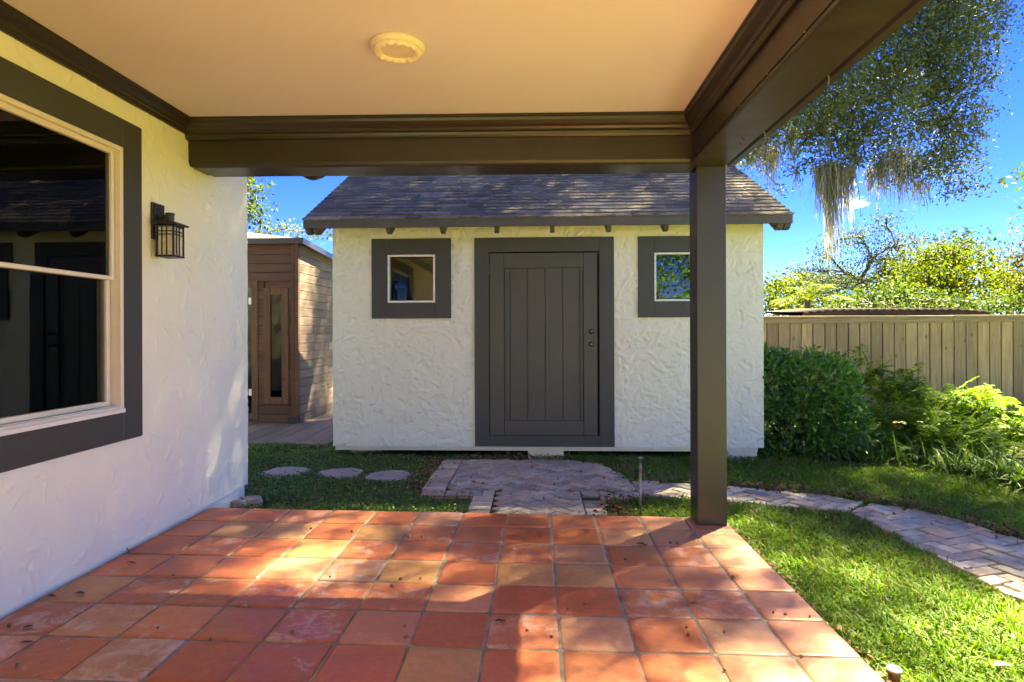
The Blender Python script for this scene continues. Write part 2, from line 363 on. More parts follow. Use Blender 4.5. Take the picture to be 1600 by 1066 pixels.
# ------------------------------------------------------------------ ground
GZ = -0.10                                         # lawn level; the patio tiles lie at about zero
TS = 0.0105                                        # the patio falls slightly to the right
def pz(x): return -TS * x
g = MB(); S_ = 400
xs = [-S_, -60, -15] + list(np.arange(-9, 12.1, .5)) + [18, 60, S_]; ys = [-S_, -60, -15] + list(np.arange(-8, 14.1, .5)) + [20, 60, S_]
gv = []; gf = []
for j, y in enumerate(ys):
    for i, x in enumerate(xs):
        inside = 1 if (-4 < x < 9 and 1 < y < 13) else 0
        gv.append((x, y, GZ - .012 + inside * random.uniform(-.012, .012)))
nxg = len(xs)
for j in range(len(ys) - 1):
    for i in range(nxg - 1): gf.append((j * nxg + i, j * nxg + i + 1, (j + 1) * nxg + i + 1, (j + 1) * nxg + i))
gm = bpy.data.meshes.new('ground'); gm.from_pydata(gv, [], gf); gm.update()
tag(link('ground', gm, M['soil']), 'garden soil and lawn ground running to the horizon', kind='structure')

# ------------------------------------------------------------------ patio of square terracotta tiles
PX0, PX1, PY0, PY1 = -2.395, 1.30, -1.6, 4.375
TP = 0.3115
pm = MB()
def tilt(p): return (p[0], p[1], p[2] + pz(p[0]))
pm.box(PX0 + .004, PX1 - .006, PY0, PY1 - .006, GZ - .06, -.0045); pm.v = [tilt(v) for v in pm.v]
patio = pm.build('patio', M['grout']); tag(patio, 'patio slab paved with square terracotta tiles', kind='structure')
def tile_mesh(w, d, seed):
    r = random.Random(seed); c = .012; t = .014
    def ring(ins, z, jit=0):
        x0, x1, y0, y1 = ins, w - ins, ins, d - ins
        return [(x + r.uniform(-jit, jit), y + r.uniform(-jit, jit), z) for x, y in
                ((x0 + c, y0), (x1 - c, y0), (x1, y0 + c), (x1, y1 - c), (x1 - c, y1), (x0 + c, y1), (x0, y1 - c), (x0, y0 + c))]
    j = r.uniform(.0, .002)
    r0 = ring(0, -t, j); r1 = [(x, y, -.0045) for x, y, z in r0]
    r2 = ring(.007, -.0008, .0008); r3 = ring(.028, .0, .001)
    v = r0 + r1 + r2 + r3 + [(w / 2, d / 2, r.uniform(-.0004, .0012))]
    f = []
    for k in range(3): f += [(k * 8 + i, k * 8 + (i + 1) % 8, (k + 1) * 8 + (i + 1) % 8, (k + 1) * 8 + i) for i in range(8)]
    f += [(24 + i, 24 + (i + 1) % 8, 32) for i in range(8)]
    me = bpy.data.meshes.new('tile'); me.from_pydata(v, [], f); me.update(); me.materials.append(M['tile'])
    me.polygons.foreach_set('use_smooth', [False] * 8 + [True] * 24)
    return me
GAP = .0105
t_full = [tile_mesh(TP - GAP, TP - GAP, s) for s in range(6)]
t_edge = [tile_mesh(PX1 - 1.0255 - GAP / 2, TP - GAP, 50 + s) for s in range(3)]
t_left = [tile_mesh(.100, TP - GAP, 70 + s) for s in range(2)]
reds = [(.43, .12, .05), (.45, .135, .058), (.41, .11, .048), (.46, .155, .072), (.43, .14, .066), (.42, .125, .06)]
pinks = [(.45, .19, .11), (.44, .215, .13), (.42, .17, .10)]
tans = [(.43, .22, .10), (.42, .205, .09), (.46, .21, .105)]
tan_at = {(-7, 1), (-6, 1), (-8, 4), (-5, 2), (-3, 3), (-2, 6), (-4, 1), (-5, 7), (-7, 5), (-1, 3)}
cx0 = .0905
for c in range(-8, 4):
    for r_ in range(0, 19):
        x0 = cx0 + c * TP; y1 = PY1 - r_ * TP
        if c == 3: me = t_edge[(r_ * 7) % 3]
        elif c == -8: me = t_full[(r_ * 5 + 2) % 6]
        else: me = t_full[(c * 5 + r_ * 3 + (r_ * c) % 4) % 6]
        o = bpy.data.objects.new('tile', me); COL.objects.link(o); o.parent = patio
        xx = x0 + GAP / 2 + random.uniform(-.0022, .0022); yy = y1 - TP + GAP / 2 + random.uniform(-.0022, .0022)
        o.location = (xx, yy, pz(xx) + random.uniform(-.0012, .0016))
        o.rotation_euler = (random.uniform(-.0035, .0035), math.atan(TS) + random.uniform(-.0035, .0035), random.uniform(-.005, .005))
        if (c, r_) in tan_at: col = random.choice(tans)
        elif c >= 2 and random.random() < .7: col = random.choice(pinks)
        elif random.random() < .04: col = random.choice(tans)
        elif random.random() < .14: col = random.choice(pinks)
        else: col = random.choice(reds)
        k = random.uniform(.85, 1.12)
        bloom = max(0, min(1, random.gauss(.25, .25) + (.35 if (c <= -3 and r_ >= 4) else 0)))
        o.color = (col[0] * k, col[1] * k, col[2] * k, bloom)

# ------------------------------------------------------------------ herringbone brick path
def clip(poly, conv):
    """Sutherland-Hodgman; conv is convex and counter-clockwise"""
    out = poly
    for i in range(len(conv)):
        a = conv[i]; b = conv[(i + 1) % len(conv)]; ex, ey = b[0] - a[0], b[1] - a[1]; inp = out; out = []
        if not inp: return []
        side = lambda p: ex * (p[1] - a[1]) - ey * (p[0] - a[0])
        for j in range(len(inp)):
            p, q = inp[j - 1], inp[j]; sp, sq = side(p), side(q)
            if sq >= 0:
                if sp < 0: t = sp / (sp - sq); out.append((p[0] + t * (q[0] - p[0]), p[1] + t * (q[1] - p[1])))
                out.append(q)
            elif sp >= 0: t = sp / (sp - sq); out.append((p[0] + t * (q[0] - p[0]), p[1] + t * (q[1] - p[1])))
    return out
def area(p): return abs(sum(p[i - 1][0] * p[i][1] - p[i][0] * p[i - 1][1] for i in range(len(p)))) / 2
BL, BW = .208, .104
def herring(conv, ang, ox=0, oy=0, bond=False):
    xs_ = [p[0] for p in conv]; ys_ = [p[1] for p in conv]; cx, cy = sum(xs_) / len(xs_), sum(ys_) / len(ys_)
    rad = max(math.hypot(p[0] - cx, p[1] - cy) for p in conv) + .3; ca, sa = math.cos(ang), math.sin(ang); res = []
    N = int(rad / BW) + 3; gp = .0062
    rects = []
    if bond:
        for j in range(-N, N):
            for i in range(-N, N): rects.append((i * BL + (j % 2) * BL / 2, j * BW, BL, BW))
    else:
        for i in range(-N, N + 1):
            for j in range(-N, N + 1):
                k = (i - j) % 4
                if k == 0: rects.append((i * BW, j * BW, BL, BW))
                elif k == 3: rects.append((i * BW, j * BW, BW, BL))
    for (x, y, w, h) in rects:
        pts = [(x + gp, y + gp), (x + w - gp, y + gp), (x + w - gp, y + h - gp), (x + gp, y + h - gp)]
        pts = [(ca * px - sa * py + cx + ox, sa * px + ca * py + cy + oy) for px, py in pts]
        q = clip(pts, conv)
        if len(q) >= 3 and area(q) > .0035: res.append(q)
    return res
def soldier(p0, p1, w, side):
    """a border row of bricks set across the line p0-p1"""
    d = Vector((p1[0] - p0[0], p1[1] - p0[1])); L = d.length; d /= L; nrm = Vector((-d.y, d.x)) * side; n = max(1, round(L / BW)); s = L / n; res = []
    for i in range(n):
        a = Vector(p0) + d * (i * s + .004); b = Vector(p0) + d * ((i + 1) * s - .004)
        q = [tuple(a), tuple(b), tuple(b + nrm * w), tuple(a + nrm * w)]
        res.append(q if side > 0 else q[::-1])
    return res
pieces = []
pad = [(-.80, 5.31), (.86, 5.31), (.82, 5.95), (.64, 6.42), (.40, 6.58), (-.80, 6.58)]
neck = [(-.36, 4.38), (.36, 4.38), (.36, 5.30), (-.36, 5.30)]
path1 = [(.86, 5.16), (1.54, 4.99), (2.36, 4.76), (2.62, 5.02), (2.40, 5.24), (1.67, 5.50), (1.0, 5.66), (.86, 5.66)]
path1b = [(.52, 5.02), (.86, 5.02), (.86, 5.30), (.52, 5.30)]
path2 = [(2.37, 4.73), (2.40, 4.0), (2.44, 3.4), (2.60, .6), (3.45, .6), (3.20, 4.0), (3.06, 4.52), (2.92, 4.83), (2.66, 5.0)]
pieces += herring(pad, R(45)) + herring(neck, R(45)) + herring(path1, R(38)) + herring(path1b, R(45))
pieces += herring(path2, R(20), bond=False)
pieces += soldier((-.81, 6.60), (-.81, 5.31), .205, -1)
pieces += soldier((-1.0, 5.30), (-.37, 5.30), .16, -1)
pieces += soldier((-.37, 5.12), (-.37, 4.40), .17, -1)
pieces += soldier((.37, 4.40), (.37, 5.00), .16, -1)
pieces += soldier((.37, 5.30), (.52, 5.30), .16, -1)
sb = MB()
for poly in (pad, neck, path1, path1b, path2, [(-1.03, 5.13), (-.36, 5.13), (-.36, 5.32), (-.80, 5.32), (-.80, 6.62), (-1.03, 6.62)], [(-.55, 4.38), (-.36, 4.38), (-.36, 5.13), (-.55, 5.13)], [(.36, 4.38), (.54, 4.38), (.54, 5.3), (.36, 5.3)]):
    zz = GZ + .006 + .0006 * len(sb.f)
    sb.poly([(x, y, zz) for x, y in poly], [tuple(range(len(poly)))])
path = sb.build('brick_path', M['sand']); tag(path, 'herringbone brick path between patio and shed', kind='structure')
def paver_mesh(q, z0, z1):
    c = (sum(p[0] for p in q) / len(q), sum(p[1] for p in q) / len(q)); n = len(q); ins = .006
    a = [(p[0] - c[0], p[1] - c[1], z0) for p in q]; b = [(x, y, z1 - .005) for x, y, z in a]
    t = []
    for x, y, z in a:
        L = math.hypot(x, y) or 1; k = max(.2, 1 - ins / L * 1.3); t.append((x * k, y * k, z1))
    v = a + b + t; f = [tuple(2 * n + i for i in range(n))]
    for k in (0, 1): f += [(k * n + i, k * n + (i + 1) % n, (k + 1) * n + (i + 1) % n, (k + 1) * n + i) for i in range(n)]
    return c, v, f
bcol = [(.47, .385, .30), (.42, .355, .28), (.49, .415, .32), (.38, .345, .28), (.50, .375, .28), (.45, .395, .315), (.33, .275, .22), (.47, .345, .255)]
pieces.sort(key=lambda q: (sum(p[1] for p in q) / len(q) < 2.95, math.hypot(sum(p[0] for p in q) / len(q), sum(p[1] for p in q) / len(q))))
vis = pieces
late = MB()
for i, q in enumerate(vis):
    dz = random.uniform(-.006, .006); c, v, f = paver_mesh(q, -.03, .026)
    if i < 298:
        me = bpy.data.meshes.new('paver'); me.from_pydata(v, [], f); me.update(); me.materials.append(M['paver'])
        o = bpy.data.objects.new('paver', me); COL.objects.link(o); o.parent = path
        o.location = (c[0], c[1], GZ + dz); o.rotation_euler = (random.uniform(-.02, .02), random.uniform(-.02, .02), random.uniform(-.012, .012))
        k = random.uniform(.82, 1.25); cc = random.choice(bcol); o.color = (cc[0] * k, cc[1] * k, cc[2] * k, 1)
    else: late.poly([(x + c[0], y + c[1], z + GZ + dz) for x, y, z in v], f)
if late.f:
    o = late.build('paver', M['paver'], path); o.color = (.29, .235, .215, 1); o['kind'] = 'stuff'

# ------------------------------------------------------------------ trowelled stucco relief (real geometry)
def strokes(nu, nv, d, seed, n, amp, Lr, Wr, low=.004, angs=None, sat=0):
    r = np.random.default_rng(seed); h = np.zeros((nv, nu), np.float32)
    # low rolling unevenness
    for sc_, a in ((.55, low), (.22, low * .6), (.09, low * .35)):
        gu, gv_ = int(nu * d / sc_) + 3, int(nv * d / sc_) + 3; gr = r.normal(0, 1, (gv_, gu))
        U = np.arange(nu) * d / sc_; V = np.arange(nv) * d / sc_; iu = U.astype(int); iv = V.astype(int)
        fu = U - iu; fv = V - iv; fu = fu * fu * (3 - 2 * fu); fv = fv * fv * (3 - 2 * fv)
        A = gr[iv][:, iu] * (1 - fu) + gr[iv][:, iu + 1] * fu; B = gr[iv + 1][:, iu] * (1 - fu) + gr[iv + 1][:, iu + 1] * fu
        h += (a * (A * (1 - fv[:, None]) + B * fv[:, None])).astype(np.float32)
    for k in range(n):
        L = r.uniform(*Lr); w = r.uniform(*Wr); a = r.uniform(0, math.pi) if angs is None else r.normal(*angs)
        cu, cv = r.uniform(0, nu * d), r.uniform(0, nv * d); m_ = L + 2 * w
        i0, i1 = max(0, int((cu - m_) / d)), min(nu, int((cu + m_) / d) + 1); j0, j1 = max(0, int((cv - m_) / d)), min(nv, int((cv + m_) / d) + 1)
        if i1 <= i0 or j1 <= j0: continue
        uu = np.arange(i0, i1) * d - cu; vv = np.arange(j0, j1) * d - cv; X, Y = np.meshgrid(uu, vv)
        s = X * math.cos(a) + Y * math.sin(a); t = -X * math.sin(a) + Y * math.cos(a); curv = r.uniform(-3, 3); t = t - curv * s * s
        one = r.random() < .5
        prof = np.exp(-(t / w) ** 2) if one else np.exp(-np.abs(t) / w) * (t > 0) + np.exp(-(t / (w * .3)) ** 2) * (t <= 0)
        e = np.exp(-(s / (L * .5)) ** 4) * prof * amp * r.uniform(.3, 1.0) * (1 if r.random() < .75 else -.7)
        h[j0:j1, i0:i1] += e.astype(np.float32)
    return (sat * np.tanh(h / sat * 1.5)).astype(np.float32) if sat else h
def relief(name, P0, eu, ev, en, lu, lv, d, h_args, holes, mat, parent, edge=.0):
    nu, nv = int(lu / d) + 1, int(lv / d) + 1; du, dv = lu / (nu - 1), lv / (nv - 1)
    h = strokes(nu, nv, d, **h_args)
    U, V = np.meshgrid(np.arange(nu) * du, np.arange(nv) * dv)
    P = np.array(P0)[None, None] + U[..., None] * np.array(eu) + V[..., None] * np.array(ev) + h[..., None] * np.array(en)
    idx = np.arange(nu * nv).reshape(nv, nu)
    F = np.stack([idx[:-1, :-1], idx[:-1, 1:], idx[1:, 1:], idx[1:, :-1]], -1).reshape(-1, 4)
    cu = (U[:-1, :-1] + du / 2).ravel(); cv = (V[:-1, :-1] + dv / 2).ravel(); keep = np.ones(len(F), bool)
    for (a, b, c, e) in holes: keep &= ~((cu > a) & (cu < b) & (cv > c) & (cv < e))
    F = F[keep]
    me = fast_mesh(name, P.reshape(-1, 3), F, np.full(len(F), 4), True)
    return link(name, me, mat, parent)

# ------------------------------------------------------------------ the house: wall, window, porch
house = thing('house', 'white stucco house with dark framed window, porch ceiling, dark beams and post', 'house', (-2.4, 1.5, 0))
def hb(m, name, mat, parent=None, smooth=False):      # build in world coordinates under the house
    o = m.build(name, mat, None, smooth); o.parent = parent or house
    o.matrix_parent_inverse = Matrix.Translation(-Vector(house.location)) if parent is None else Matrix()
    return o
WX = -2.40
HW0 = 1.55
w = relief('wall', (WX + .002, HW0, .045), (0, 1, 0), (0, 0, 1), (1, 0, 0), 4.972 - HW0, 2.70, .0085,
           dict(seed=3, n=850, amp=.0085, Lr=(.03, .13), Wr=(.004, .016), low=.0035), [(1.95 - HW0, 3.41 - HW0, .885 - .045, 2.34 - .045)], M['stucco_house'], None)
w.parent = house; w.matrix_parent_inverse = Matrix.Translation(-Vector(house.location))
m = MB(); m.box(-7.5, WX, 4.972 - .02, 4.972, .045, 2.9); m.box(WX - .02, WX + .001, -6, HW0, .045, 2.75); m.box(-7.5, -2.6, -6.02, -6, 0, 2.75)
hb(m, 'rear_wall', M['stucco_house'])
m = MB(); m.box(WX - .1, WX - .016, -6, 4.945, GZ - .05, .05); hb(m, 'plinth', M['stucco_house'])
# window: dark stucco surround, almond frame, two sashes, blind, room behind
wz0, wz1, wy0, wy1 = .858, 2.367, 1.92, 3.415
sur = frame_mb(wy0 - .175, wy1 + .180, wz0 - .178, wz1 + .168, .1745, WX - .03, WX + .022, .006, 'x')
hb(sur, 'window_surround', M['trim'])
win = MB(); fr = frame_mb(wy0, wy1 + .006, wz0, wz1, .026, WX - .075, WX + .026, .003, 'x'); wfr = hb(fr, 'window', M['white_vinyl'])
def hsub(m_, name, mat, par):
    o = m_.build(name, mat, par); return o
for nm, z0, z1, xo in (('upper_sash', 1.600, wz1 - .028, -.022), ('lower_sash', wz0 + .028, 1.636, -.048)):
    s = frame_mb(wy0 + .028, wy1 - .028, z0, z1, .022 if nm == 'upper_sash' else .028, WX + xo - .022, WX + xo + .018, .003, 'x')
    hsub(s, nm, M['white_vinyl'], wfr)
    s = MB(); s.box(WX + xo - .003, WX + xo + .002, wy0 + .05, wy1 - .05, z0 + .025, z1 - .025); hsub(s, 'pane', M['glass'], wfr)
s = MB(); s.box(WX - .03, WX + .040, wy0 + .0, wy1 + .0, wz0 - .012, wz0 + .012, .003); hsub(s, 'sill', M['white_paint'], wfr)
s = MB()
for k in range(7): s.box(WX - .145, WX - .095, wy0 + .02, wy1 - .11, 2.165 + k * .028, 2.186 + k * .028, .004)
s.box(WX - .150, WX - .092, wy0 + .02, wy1 - .11, 2.135, 2.160, .004); hsub(s, 'blind', M['blind'], wfr)
s = MB(); s.box(WX - .25, WX - .08, wy1 - .10, wy1 - .03, wz0, wz1); hsub(s, 'inner_jamb', M['blind'], wfr)
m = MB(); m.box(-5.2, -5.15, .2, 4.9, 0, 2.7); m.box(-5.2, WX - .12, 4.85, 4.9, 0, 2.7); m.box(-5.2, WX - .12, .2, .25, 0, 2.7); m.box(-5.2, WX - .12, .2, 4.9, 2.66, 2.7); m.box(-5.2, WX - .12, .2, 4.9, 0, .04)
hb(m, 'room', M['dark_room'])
# ceiling and mouldings; the porch hangs very slightly lower on the right
PT = .0065
def porch(m): m.v = [(x, y, z - PT * (x + .6)) for x, y, z in m.v]; return m
CZ = 2.735; BX0, BX1, BY0, BY1, BZ = 1.035, 1.272, 4.105, 4.365, 2.425
m = MB(); m.box(WX + .004, BX0, -1.7, BY0, CZ, CZ + .03); hb(porch(m), 'porch_ceiling', M['ceiling'])
def crown_prof(p, h):                                 # (out from the wall, down from the ceiling), stepped cove
    return [(0, 0), (p, 0), (p, -h * .10), (p * .90, -h * .16), (p * .86, -h * .30), (p * .70, -h * .46), (p * .52, -h * .56), (p * .46, -h * .66), (p * .46, -h * .72), (p * .30, -h * .76), (p * .26, -h * .90), (p * .20, -h), (0, -h)]
m = MB(); m.prism([(WX + .002 + a, CZ - .0015 + b) for a, b in crown_prof(.085, .092)], 'y', -1.7, BY0 - .002); hb(porch(m), 'crown_moulding', M['bronze'])
m = MB(); m.prism([(BY0 - a, CZ - .0018 + b) for a, b in crown_prof(.11, .125)], 'x', WX + .004, BX0 - .002); hb(porch(m), 'crown_moulding', M['bronze'])
m = MB(); m.prism([(BX0 - a, CZ - .0021 + b) for a, b in crown_prof(.085, .125)], 'y', -1.7, BY0 - .001); hb(porch(m), 'crown_moulding', M['bronze'])
# beams, wrapped in bronze sheet
m = MB(); rp = [(BY0, CZ), (BY0, BZ + .030), (BY0 + .006, BZ + .012), (BY0 + .020, BZ), (BY1, BZ), (BY1, CZ + .1), (BY0 + .02, CZ + .1)]
m.prism(rp, 'x', WX + .05, BX0); m.prism([(y + (.006 if i < 4 else 0), z + (.012 if i in (1, 2, 3, 4) else 0)) for i, (y, z) in enumerate(rp)], 'x', WX + .004, WX + .05); hb(porch(m), 'beam', M['bronze'])
m = MB(); m.box(BX0, BX1, -1.7, BY1 - .003, BZ - .001, CZ + .1, .004); m.box(BX0 - .007, BX0, -1.7, BY0 - .002, BZ + .03, BZ + .042, .002); m.box(BX0 - .012, BX0, -1.7, BY0 - .002, BZ - .004, BZ + .018, .003)
rb_ = hb(porch(m), 'beam', M['bronze'])
m = MB(); m.box(1.078, 1.274, 4.172, 4.368, pz(1.18) - .002, BZ - .0125, .003); hb(m, 'post', M['bronze'])
m = MB()
for k in range(14):
    yk = 3.9 - k * .38; zc_ = BZ + .036 - PT * (BX0 + .6); m.lathe([(.004, 0), (.003, .003)], (BX0 - .009, yk, zc_ - .01), 6)
hb(m, 'screw', M['white_paint'])
# gutter with hangers along the open side
def gutter_prof(x): return [(x, z) for x, z in [(x, 2.60), (x, 2.475), (x + .010, 2.466), (x + .050, 2.466), (x + .064, 2.482), (x + .078, 2.52), (x + .082, 2.60), (x + .076, 2.60), (x + .071, 2.524), (x + .058, 2.488), (x + .048, 2.473), (x + .012, 2.473), (x + .007, 2.48), (x + .007, 2.60)]]
m = MB(); m.prism([(a + .046, b - .012) for a, b in gutter_prof(BX1)], 'y', -1.7, 4.30); gt = hb(porch(m), 'gutter', M['bronze'])
for k in range(6):
    yk = 3.55 - k * .78; m = MB()
    pth = [(BX1 + .001 + .075 * t, yk + .12 * t * t, 2.446 + .010 * math.sin(t * 3.0)) for t in np.linspace(0, 1, 9)]
    m.tube(pth, .0022, 6); hb(porch(m), 'gutter_hanger', M['galv'])
m = MB(); m.box(BX1 + .046, BX1 + .128, 4.301, 4.318, 2.466, 2.60, .004); hb(porch(m), 'gutter_end_cap', M['white_paint'])
m = MB(); m.prism([(BY1 + .03, 2.60), (BY1 + .03, 2.475), (BY1 + .13, 2.475), (BY1 + .155, 2.60)], 'x', WX + .03, -1.42)
m.lathe([(.10, .0), (.085, -.022), (.05, -.040), (.02, -.052)], (-1.66, BY1 + .10, 2.475), 14); hb(porch(m), 'rear_gutter', M['bronze'])
m = MB(); hk = at_z(1160, 214, BZ - .01)
m.tube([(hk.x, hk.y, BZ + .002 - PT * 1.8), (hk.x, hk.y, BZ - .02), (hk.x + .016, hk.y, BZ - .032), (hk.x + .014, hk.y, BZ - .052), (hk.x - .006, hk.y, BZ - .056), (hk.x - .014, hk.y, BZ - .045)], .0035, 7); hb(m, 'hook', M['black_metal'], smooth=True)
# roof over porch and house
m = MB(); m.box(WX - .2, BX1 + .02, -1.8, BY1 + .06, CZ + .102, CZ + .30); hb(m, 'porch_roof', M['fascia'])
m = MB(); m.poly([(-8.0, -6.6, 2.9), (-2.0, -6.6, 2.9), (-2.0, 5.2, 2.9), (-8.0, 5.2, 2.9), (-5.0, -3.8, 4.5), (-5.0, 2.4, 4.5)], [(3, 2, 1, 0), (0, 1, 4), (1, 2, 5, 4), (2, 3, 5), (3, 0, 4, 5)]); hb(m, 'house_roof', M['fascia'])

# wall lantern
LX, LY = -2.300, 3.745
lan = thing('wall_lantern', 'black square lantern with cream glass panes fixed to the white house wall', 'lantern', (WX, LY, 1.9))
def sub(m_, name, mat, par, smooth=False):
    o = m_.build(name, mat, None, smooth); o.parent = par; o.matrix_parent_inverse = Matrix.Translation(-Vector(par.location)); return o
m = MB(); m.box(WX + .004, WX + .018, 3.700, 3.822, 1.885, 2.115, .003); m.box(WX + .018, WX + .024, 3.712, 3.810, 1.90, 2.10, .002); sub(m, 'backplate', M['black_metal'], lan)
m = MB(); m.box(WX + .02, LX + .01, LY - .013, LY + .013, 2.018, 2.04, .003); m.lathe([(.024, 0), (.024, .045), (.028, .046), (.028, .056)], (LX, LY, 1.995), 12); sub(m, 'arm', M['black_metal'], lan)
m = MB(); a = .053
m.prism([(LX - .078, 1.972), (LX + .078, 1.972), (LX + .078, 1.980), (LX + .03, 2.000), (LX - .03, 2.000), (LX - .078, 1.980)], 'y', LY - .078, LY + .078); sub(m, 'cap', M['black_metal'], lan)
m = MB()
for sx in (-1, 1):
    for sy in (-1, 1): m.box(LX + sx * a - .0045, LX + sx * a + .0045, LY + sy * a - .0045, LY + sy * a + .0045, 1.780, 1.972)
for sgn in (-1, 1):
    for t in (-.020, .010):
        m.box(LX + t - .0028, LX + t + .0028, LY + sgn * a - .003, LY + sgn * a + .003, 1.786, 1.966); m.box(LX + sgn * a - .003, LX + sgn * a + .003, LY + t - .0028, LY + t + .0028, 1.786, 1.966)
    for zz in (1.912, 1.932, 1.962):
        m.box(LX - a, LX + a, LY + sgn * a - .0034, LY + sgn * a + .0034, zz - .003, zz + .003); m.box(LX + sgn * a - .0034, LX + sgn * a + .0034, LY - a, LY + a, zz - .003, zz + .003)
m.box(LX - .060, LX + .060, LY - .060, LY + .060, 1.773, 1.784, .002); sub(m, 'cage', M['black_metal'], lan)
for sx, sy in ((1, 0), (-1, 0), (0, 1), (0, -1)):
    m = MB(); q = a - .006
    if sx: m.box(LX + sx * q - .001, LX + sx * q + .001, LY - q + .003, LY + q - .003, 1.786, 1.968)
    else: m.box(LX - q + .003, LX + q - .003, LY + sy * q - .001, LY + sy * q + .001, 1.786, 1.968)
    sub(m, 'pane', M['lantern_glass'], lan)

# round plaster cover on the ceiling
lc = at_z(621, 75, 2.72); czl = CZ - PT * (lc.x + .6)
cov = thing('ceiling_cover', 'round cream ornamental cover plate on the porch ceiling', 'ceiling cover', (lc.x, lc.y, czl))
rr = random.Random(4)
m = MB(); m.lathe([(.134, .0), (.136, -.012), (.131, -.026), (.122, -.031)], (lc.x, lc.y, czl), 40); sub(m, 'rim', M['plaster_cover'], cov, True)
m = MB(); m.lathe([(.122, -.0285), (.117, -.043), (.106, -.049), (.092, -.047), (.083, -.036), (.078, -.0145)], (lc.x, lc.y, czl), 64, lambda i, k: ((0, (.004 * math.sin(k * math.pi * .5) + rr.uniform(-.003, .003)) if 0 < i < 5 else 0))); sub(m, 'scrolled_ring', M['plaster_cover'], cov, True)
m = MB(); m.lathe([(.081, -.014), (.05, -.0165), (.012, -.0170), (.010, -.021), (.003, -.0215)], (lc.x, lc.y, czl), 36); sub(m, 'centre_plate', M['ceiling'], cov, True)

# ------------------------------------------------------------------ the shed
SY = 6.70
shed = thing('shed', 'cream stucco garden shed with dark plank door, two square windows and shingled gable roof', 'shed', (.09, SY, 0))
def sh(m_, name, mat, par=None, smooth=False):
    o = m_.build(name, mat, None, smooth)
    if par is None: o.parent = shed; o.matrix_parent_inverse = Matrix.Translation(-Vector(shed.location))
    else: o.parent = par; o.matrix_parent_inverse = (par.matrix_parent_inverse if False else Matrix())
    return o
SX0, SX1, SZ0, SZ1, SD = -2.267, 2.440, .038, 2.60, 3.6
DT = (-.685, .836, .045, 2.329)      # door surround
o = relief('wall', (SX0, SY, SZ0), (1, 0, 0), (0, 0, 1), (0, -1, 0), SX1 - SX0, SZ1 - SZ0, .0085,
           dict(seed=11, n=4600, amp=.0115, Lr=(.05, .20), Wr=(.007, .021), low=.003, sat=.009),
           [(-.54 - SX0, .69 - SX0, .14 - SZ0, 2.18 - SZ0), (-1.68 - SX0, -1.09 - SX0, 1.59 - SZ0, 2.18 - SZ0), (1.23 - SX0, 1.83 - SX0, 1.59 - SZ0, 2.18 - SZ0)], M['stucco_shed'], None)
o.parent = shed; o.matrix_parent_inverse = Matrix.Translation(-Vector(shed.location))
m = MB(); RS = math.tan(R(28.3)); EY = 6.335; EZ = 2.50
rz = lambda y: EZ + (y - EY) * RS
RY = SY + SD / 2; RIZ = rz(RY)
for x0, x1 in ((SX0 + .0, SX0 + .06), (SX1 - .06, SX1 - .0)):
    m.prism([(SY + .002, SZ0), (SY + SD, SZ0), (SY + SD, rz(SY) - .03), (RY, RIZ - .06), (SY + .002, rz(SY) - .03)], 'x', x0, x1)
m.box(SX0 + .06, SX1 - .06, SY + SD - .06, SY + SD, SZ0, rz(SY) - .03); sh(m, 'outer_wall', M['stucco_shed'])
m = MB(); m.box(SX0 + .06, SX1 - .06, SY + .05, SY + SD - .06, SZ0 - .01, SZ0 + .04); m.box(SX0 + .07, SX1 - .07, SY + 2.0, SY + 2.05, SZ0 + .04, 2.6); sh(m, 'interior', M['dark_room'])
m = MB(); m.box(SX0 + .02, SX1 - .06, SY + .012, SY + .05, -.008, SZ0 + .004, .003); sh(m, 'skirt_board', M['cream_trim'])
for (x0, x1, zb) in ((-2.16, -1.80, GZ - .061), (-.105, .288, GZ - .04), (2.06, 2.375, GZ - .10)):
    m = MB(); yy0 = SY + (.25 if x0 < -1 else .02); m.box(x0, x1, yy0, yy0 + .4, zb, -.009, .006)
    sh(m, 'pier_block', M['cream_trim'])
m = MB(); m.box(SX0 + .1, SX1 - .1, SY + .9, SY + .96, GZ - .05, -.01); sh(m, 'crawl_space_shade_sheet', M['dark_room'])  # dark sheet added to stand in for the shade under the floor
# door surround, leaf, boards, hardware
m = frame_mb(DT[0], DT[1], DT[2], DT[3], .158, SY - .030, SY + .02, .003)
m.v = [(x, y, (z if z > .3 else (z if z < .1 else z - .035))) for x, y, z in m.v]
sh(m, 'door_surround', M['trim'])
m = frame_mb(-.560, .700, .140, 2.205, .028, SY - .018, SY + .03, .002); sh(m, 'door_jamb', M['door'])
door = bpy.data.objects.new('door', None); COL.objects.link(door); door.parent = shed; door.matrix_parent_inverse = Matrix.Translation(-Vector(shed.location))
def db(m_, name, mat): o = m_.build(name, mat, door); return o
dx0, dx1, dz0, dz1 = -.520, .655, .170, 2.160
m = MB(); m.box(dx0, dx0 + .158, SY - .022, SY + .015, dz0, dz1, .003); db(m, 'stile', M['door'])
m = MB(); m.box(dx1 - .150, dx1, SY - .022, SY + .015, dz0, dz1, .003); db(m, 'stile', M['door'])
m = MB(); m.box(dx0 + .160, dx1 - .152, SY - .0215, SY + .015, dz1 - .165, dz1, .003); db(m, 'rail', M['door'])
m = MB(); m.box(dx0 + .160, dx1 - .152, SY - .0215, SY + .015, dz0, dz0 + .158, .003); db(m, 'rail', M['door'])
bx = [-.359, -.298, -.106, .088, .280, .466, .504]
for i in range(6):
    m = MB(); m.box(bx[i] + .003, bx[i + 1] - .003, SY + .002 - (.004 if i in (0, 5) else 0), SY + .018, dz0 + .150, dz1 - .155, .0035); db(m, 'plank', M['door'])
